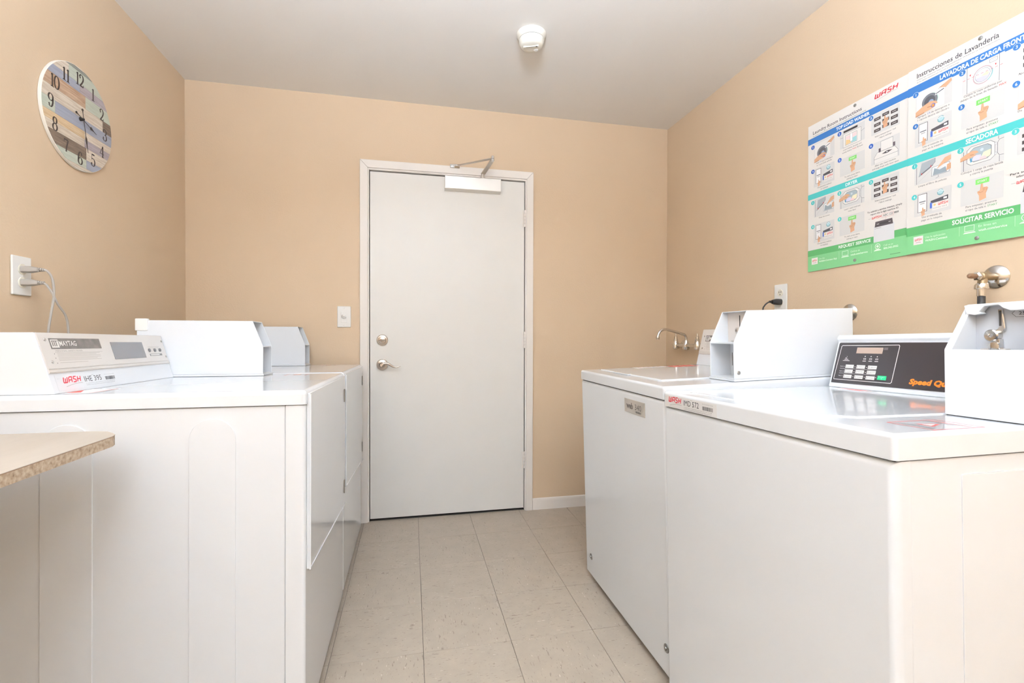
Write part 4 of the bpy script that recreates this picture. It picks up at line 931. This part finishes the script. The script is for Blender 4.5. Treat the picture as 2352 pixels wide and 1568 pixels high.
        def rr(a0, b0, a1, b1, k): return [(X(a0+k), Y(b0)), (X(a1-k), Y(b0)), (X(a1), Y(b0+k*1.2)), (X(a1), Y(b1-k*1.2)), (X(a1-k), Y(b1)), (X(a0+k), Y(b1)), (X(a0), Y(b1-k*1.2)), (X(a0), Y(b0+k*1.2))]
        a_ = rr(.14, .18, .80, .92, .10); p.poly(a_, (238, 235, 231), 3); p.line(a_+[a_[0]], .0011, LN, 4)
        b_ = rr(.22, .28, .72, .84, .09); p.poly(b_, (172, 186, 192), 4); p.line(b_+[b_[0]], .0011, LN, 8)
        p.poly([(X(.24), Y(.32)), (X(.50), Y(.30)), (X(.48), Y(.50)), (X(.32), Y(.54))], (222, 220, 240), 5); p.poly([(X(.46), Y(.32)), (X(.70), Y(.34)), (X(.72), Y(.60)), (X(.54), Y(.56))], (246, 238, 206), 6); p.poly([(X(.44), Y(.29)), (X(.62), Y(.29)), (X(.58), Y(.42)), (X(.46), Y(.40))], (246, 214, 214), 7)
        p.rect(X(.22), Y(.30), X(.27), Y(.44), (90, 170, 206), 7); p.circ(X(.50), Y(.68), .06*h, (206, 218, 222), 6)
        hand_flat(p, X(-.02), Y(.62), .30*w, 9)
        c_ = [(X(1.0), Y(.88)), (X(.90), Y(.86)), (X(.86), Y(.76)), (X(.86), Y(.36)), (X(.90), Y(.26)), (X(1.0), Y(.24))]; p.line(c_, .0011, LN, 4)
        for b in (.74, .36): p.rect(X(.80), Y(b-.05), X(.84), Y(b+.05), (236, 236, 238), 5); p.frame(X(.80), Y(b-.05), X(.84), Y(b+.05), .0005, LN, 6)
        p.line([(X(.90), Y(.24)), (X(.90), Y(.0))], .0011, LN, 4); p.line([(X(.88), Y(.88)), (X(.88), Y(1.0))], .0011, LN, 4)
    elif kind == 'front':
        p.rect(X(.12), Y(0), X(.88), Y(1), (238, 235, 231), 3); p.line([(X(.12), Y(0)), (X(.12), Y(1))], .0011, LN, 4); p.line([(X(.88), Y(0)), (X(.88), Y(1))], .0011, LN, 4)
        p.frame(X(.66), Y(.80), X(.84), Y(.94), Lw, LN, 4); p.line([(X(.69), Y(.87)), (X(.81), Y(.87))], Lw, (150, 170, 176), 4)
        r_ = .30*h; p.circ(X(.50), Y(.48), r_*1.10, (222, 190, 194), 4); p.poly(arc(X(.50), Y(.48), r_*1.10, r_*1.10, -60, 20, 12)+[(X(.50), Y(.48))], CY, 4.5); p.circ(X(.50), Y(.48), r_, (252, 252, 252), 5); ring(p, X(.50), Y(.48), r_*.975, r_*1.005, LN, 6); p.circ(X(.50), Y(.48), r_*.80, (240, 240, 244), 6); ring(p, X(.50), Y(.48), r_*.785, r_*.815, LN, 9)
        p.poly(arc(X(.50), Y(.48), r_*.78, r_*.78, 190, 350, 16), (214, 212, 234), 7); p.poly([(X(.45), Y(.46)), (X(.60), Y(.56)), (X(.66), Y(.48)), (X(.62), Y(.40))], (250, 226, 196), 8)
        for i in range(9):
            a = .02+i*.11; p.line([(X(a), Y(.56)), (X(a+.06), Y(.56))], .0011, (222, 84, 96), 10)
        for a in (.20, .80): p.poly([(X(a-.02), Y(.70)), (X(a+.02), Y(.70)), (X(a), Y(.62))], (206, 50, 56), 8)
def badge(p, n_, x, y, col):
    p.circ(x, y, .0095, (248, 248, 248), 8); p.circ(x, y, .0088, col, 9); p.text(n_, x, y-.0040, .0080, (248, 250, 252), 10, align='c', bold=.02)
def cap2(p, lines, x, y, w=None, h=.0052):
    for i, s_ in enumerate(lines):
        vs, _ = text_mesh(s_); W_ = (max(v[0] for v in vs)-min(v[0] for v in vs))*h/CAPH
        cx = x-W_/2
        for key, col in (('MAX', (206, 50, 56)), ('START', (70, 160, 90)), ('1/4', (70, 120, 190))):
            if key in s_:
                a_, b_ = s_.split(key)
                wa_ = text_mesh(a_+'.'); pre = (max(v[0] for v in wa_[0])-min(v[0] for v in wa_[0]))*h/CAPH
                wk = text_mesh(key); kw = (max(v[0] for v in wk[0])-min(v[0] for v in wk[0]))*h/CAPH
                p.text(a_.rstrip(), cx, y-i*.0098, h, TXT, 3); p.text(key, cx+pre, y-i*.0098, h, col, 3)
                if b_.strip(): p.text(b_.strip(), cx+pre+kw+h*0.5, y-i*.0098, h, TXT, 3)
                break
        else: p.text(s_, cx, y-i*.0098, h, TXT, 3)
def footer_icons(p, x, words, xs):
    p.rect(x, .028, x+.030, .055, (246, 240, 238), 4); wash_logo(p, x+.004, .040, .008, .022, (206, 60, 64), 5); p.rect(x+.007, .034, x+.023, .0355, (170, 160, 160), 5)
    p.text(words[0], x+.036, .044, .0062, (226, 246, 226), 4); p.text(words[1], x+.036, .033, .0066, (240, 252, 240), 4, bold=.02)
    s0 = xs[0]; p.rect(s0, .030, s0+.0007, .060, (226, 246, 226), 4)
    lx = s0+.014; p.frame(lx, .040, lx+.026, .058, .0014, (236, 250, 236), 4); p.poly([(lx-.004, .034), (lx+.030, .034), (lx+.026, .038), (lx, .038)], (236, 250, 236), 4)
    p.text(words[2], lx+.036, .047, .0070, (226, 246, 226), 4); p.text(words[3], lx+.036, .035, .0066, (240, 252, 240), 4, bold=.02)
    s1 = xs[1]; p.rect(s1, .030, s1+.0007, .060, (226, 246, 226), 4)
    hx = s1+.024; ring(p, hx, .050, .008, .0100, (236, 250, 236), 4); p.circ(hx, .050, .0045, (236, 250, 236), 4); p.poly(arc(hx, .034, .014, .006, 0, 180, 10), (236, 250, 236), 4)
    if words[4]: p.text(words[4], hx+.022, .046, .0062, (226, 246, 226), 4); p.text(words[5], hx+.022, .035, .0064, (240, 252, 240), 4, bold=.02)

PH = 0.615
def poster_base(label, y, z, w, off, tilt=0.0):
    o = thing('instruction_poster', label, 'poster', (XR, y, z), (0, tilt, WALL_R), 'laundry instruction posters')
    bm = nb(); box(bm, (0, -0.0045-off, 0), (w, -0.0005-off, PH), 0.0006, 1); finish('board', bm, M_poster, o)
    return o, Print((0, -0.0046-off, 0), (1, 0, 0), (0, 0, 1))
# --- English
po, p = poster_base('left-hand English laundry instruction poster with a large red logo at its top right', 1.693, 1.356, 0.414, 0.0, R(-0.6))
EW = 0.414
p.rect(0, .534, EW, .559, BLUE); p.rect(0, .302, EW, .325, TEAL); p.rect(0, 0, EW, .070, LTG); p.rect(0, .064, .290, .089, DKG, 2); p.rect(.365, .069, EW, .094, DKG, 2)
p.text('Laundry Room Instructions', .025, .572, .0130, TXT, 2, width=.218, bold=.012); p.text('Use machines at your own risk. WASH is not responsible for damages caused by misuse or overloading.', .025, .5625, .0042, (120, 118, 120), 2, width=.236)
p.text('TOP LOAD WASHER', .135, .5412, .0115, (246, 250, 253), 3, width=.139, bold=.035); wash_logo(p, .292, .586, .0175, .086, RED, 3); swoosh(p, .300, .5785, .078, .005, 3)
p.text('DRYER', .176, .3075, .0115, (244, 252, 252), 3, width=.051, bold=.035); p.text('REQUEST SERVICE', .146, .0725, .0105, (244, 252, 244), 3, width=.133, bold=.035)
for k, x0, x1, y0, y1 in (('drum', .032, .127, .452, .530), ('top', .153, .255, .462, .530), ('keys', .281, .383, .462, .535), ('paykey', .030, .127, .350, .425), ('start', .153, .255, .354, .422), ('clean', .281, .383, .354, .432),
                          ('lint', .031, .126, .224, .298), ('load', .151, .254, .228, .296), ('keys', .281, .381, .228, .299), ('paykey', .030, .127, .118, .194), ('start', .151, .254, .122, .194)):
    pic(p, k, x0, y0-.016*x0, x1, y1-.016*x0)
for n_, x, y, c_ in (('1', .025, .519, NAVY), ('2', .150, .524, NAVY), ('3', .280, .528, BLUE), ('4', .025, .418, NAVY), ('5', .151, .421, NAVY), ('6', .280, .426, NAVY), ('1', .025, .287, TEAL), ('2', .150, .291, TEAL), ('3', .280, .294, TEAL), ('4', .025, .186, TEAL), ('5', .151, .189, TEAL)): badge(p, n_, x, y-.016*x, c_)
for l_, x, y in ((('Add 1/4 cup of detergent', 'or 1 pod inside cylinder'), .080, .445), (('Load clothes loosely and', 'evenly below MAX fill level'), .204, .452), (('Select temperature / soil', '/ fabric settings'), .332, .452), (('Use payment method', 'on machine'), .080, .342), (('To start, press fabric', 'setting or start'), .204, .345), (('After use, clean machine', 'and keep fresh with door open'), .332, .346),
                 (('Clean lint screen',), .080, .216), (('Load 1 wash load and', 'close door'), .204, .219), (('Select temperature / soil', '/ fabric settings'), .332, .219), (('Use payment method', 'on machine'), .080, .110), (('To start, press fabric', 'setting or start'), .204, .113)): cap2(p, l_, x, y-.016*x)
p.text('To submit a service request, simply', .266, .178, .0056, (40, 38, 42), 3, width=.126, bold=.015); p.text('report the 6-digit machine ID.', .278, .168, .0056, (40, 38, 42), 3, width=.103, bold=.015)
wash_logo(p, .283, .152, .0085, .036, (210, 60, 62), 3); p.text('ABC 123', .325, .1525, .0075, (60, 58, 60), 3, width=.034); p.frame(.321, .149, .362, .163, .0005, (220, 120, 120), 3); barcode(p, .364, .154, .380, .160, 3); p.rect(.270, .1555, .280, .1563, GREY, 3)
p.line([(.336, .149), (.333, .138)], .0006, (220, 120, 120), 3)
p.rect(.290, .066, .365, .124, (226, 226, 228), 4); p.poly([(.294, .120), (.361, .120), (.358, .140), (.297, .140)], (84, 76, 80), 5); p.rect(.300, .126, .355, .134, (62, 56, 58), 6); p.rect(.302, .129, .311, .131, (214, 212, 212), 7); p.rect(.345, .129, .353, .131, (214, 212, 212), 7); p.rect(.294, .1145, .318, .1160, (160, 158, 160), 6)
footer_icons(p, .019, ('Use the', 'WASH-Connect App', 'Online at', 'wash.com/service', 'Call us at', '800.342-5932'), (.148, .281)); p.rect(.350, .012, .386, .014, (70, 110, 76), 4)
p.build('printed_sheet', po)
for (x, z) in ((.216, .603), (.216, .015)): screw(po, (x, -0.0050, z), (0, -1, 0), 0.0058)
# --- Spanish
so, p = poster_base('right-hand Spanish laundry instruction poster running out of the picture', 1.693-0.4085, 1.3605, 0.412, 0.0046)
SW_ = 0.412; ox = -.408
def S(x): return x+ox
p.rect(0, .529, SW_, .558, BLUE); p.rect(0, .299, SW_, .324, TEAL); p.rect(0, 0, SW_, .066, LTG); p.rect(0, .060, .306, .089, DKG, 2); p.rect(.384, .062, SW_, .089, DKG, 2)
p.text('Instrucciones de Lavandería', S(.436), .580, .0150, TXT, 2, width=.224, bold=.012); p.text('Utilice las máquinas bajo su responsabilidad. WASH no se hace responsable', S(.436), .5715, .0042, (128, 126, 128), 2, width=.226); p.text('de los daños causados por mal uso o sobrecarga.', S(.436), .5635, .0042, (128, 126, 128), 2, width=.124)
p.text('LAVADORA DE CARGA FRONTAL', S(.506), .5385, .0135, (246, 250, 253), 3, width=.232, bold=.035)
p.text('SECADORA', S(.580), .3055, .0140, (244, 252, 252), 3, width=.081, bold=.035); p.text('SOLICITAR SERVICIO', S(.546), .0690, .0135, (244, 252, 244), 3, width=.154, bold=.035)
for k, x0, x1, y0, y1 in (('drum', .434, .541, .455, .531), ('front', .569, .674, .456, .533), ('keys', .705, .808, .456, .528), ('paykey', .433, .541, .351, .428), ('start', .568, .674, .355, .430), ('drum', .705, .808, .355, .425),
                          ('lint', .433, .541, .226, .298), ('load', .569, .675, .224, .298), ('keys', .705, .808, .226, .292), ('paykey', .433, .543, .121, .196), ('start', .569, .675, .120, .195)):
    pic(p, k, S(x0), y0, S(x1), y1)
for n_, x, y, c_ in (('1', .434, .526, BLUE), ('2', .569, .526, BLUE), ('3', .701, .527, BLUE), ('4', .434, .422, BLUE), ('5', .568, .423, BLUE), ('6', .701, .424, BLUE), ('1', .433, .290, TEAL), ('2', .567, .291, TEAL), ('3', .701, .293, TEAL), ('4', .433, .187, TEAL), ('5', .568, .187, TEAL)): badge(p, n_, S(x), y, c_)
for l_, x, y in ((('Agregue 1/4 de detergente o', '1 cápsula dentro del cilindro'), .487, .446), (('Cargue la ropa uniforme por', 'debajo de la línea de llenado MAX'), .621, .449), (('Use el método de', 'pago en la máquina'), .487, .342), (('Para empezar, presione', 'el tipo de tela o START'), .621, .346),
                 (('Limpie el filtro de pelusas',), .487, .217), (('Coloque 1 carga de ropa lavada', 'y cierre la puerta'), .621, .217), (('Use el método de', 'pago en la máquina'), .487, .112), (('Para empezar, presione', 'el tipo de tela o START'), .621, .112)): cap2(p, l_, S(x), y, h=.0056)
for l_, x, y in ((('Ajuste',), .720, .446), (('De',), .712, .344)): p.text(l_[0], S(.705), y, .0056, TXT, 3)
p.text('Para solicitar servicio,', S(.690), .174, .0056, (40, 38, 42), 3, width=.105, bold=.015); p.text('informe', S(.704), .164, .0056, (40, 38, 42), 3, bold=.015); wash_logo(p, S(.704), .146, .0090, .036, (210, 60, 62), 3); p.rect(S(.693), .150, S(.703), .1508, GREY, 3)
p.rect(.306, .062, .384, .124, (226, 226, 228), 4); p.poly([(.310, .120), (.380, .120), (.377, .140), (.313, .140)], (84, 76, 80), 5)
footer_icons(p, S(.432), ('Usa la aplicación', 'WASH-Connect', 'En línea en', 'wash.com/service', '', ''), (S(.566), S(.702)))
p.build('printed_sheet', so)
for (x, z) in ((S(.615), .604), (S(.613), .016)): screw(so, (x, -0.0095, z), (0, -1, 0), 0.0058)
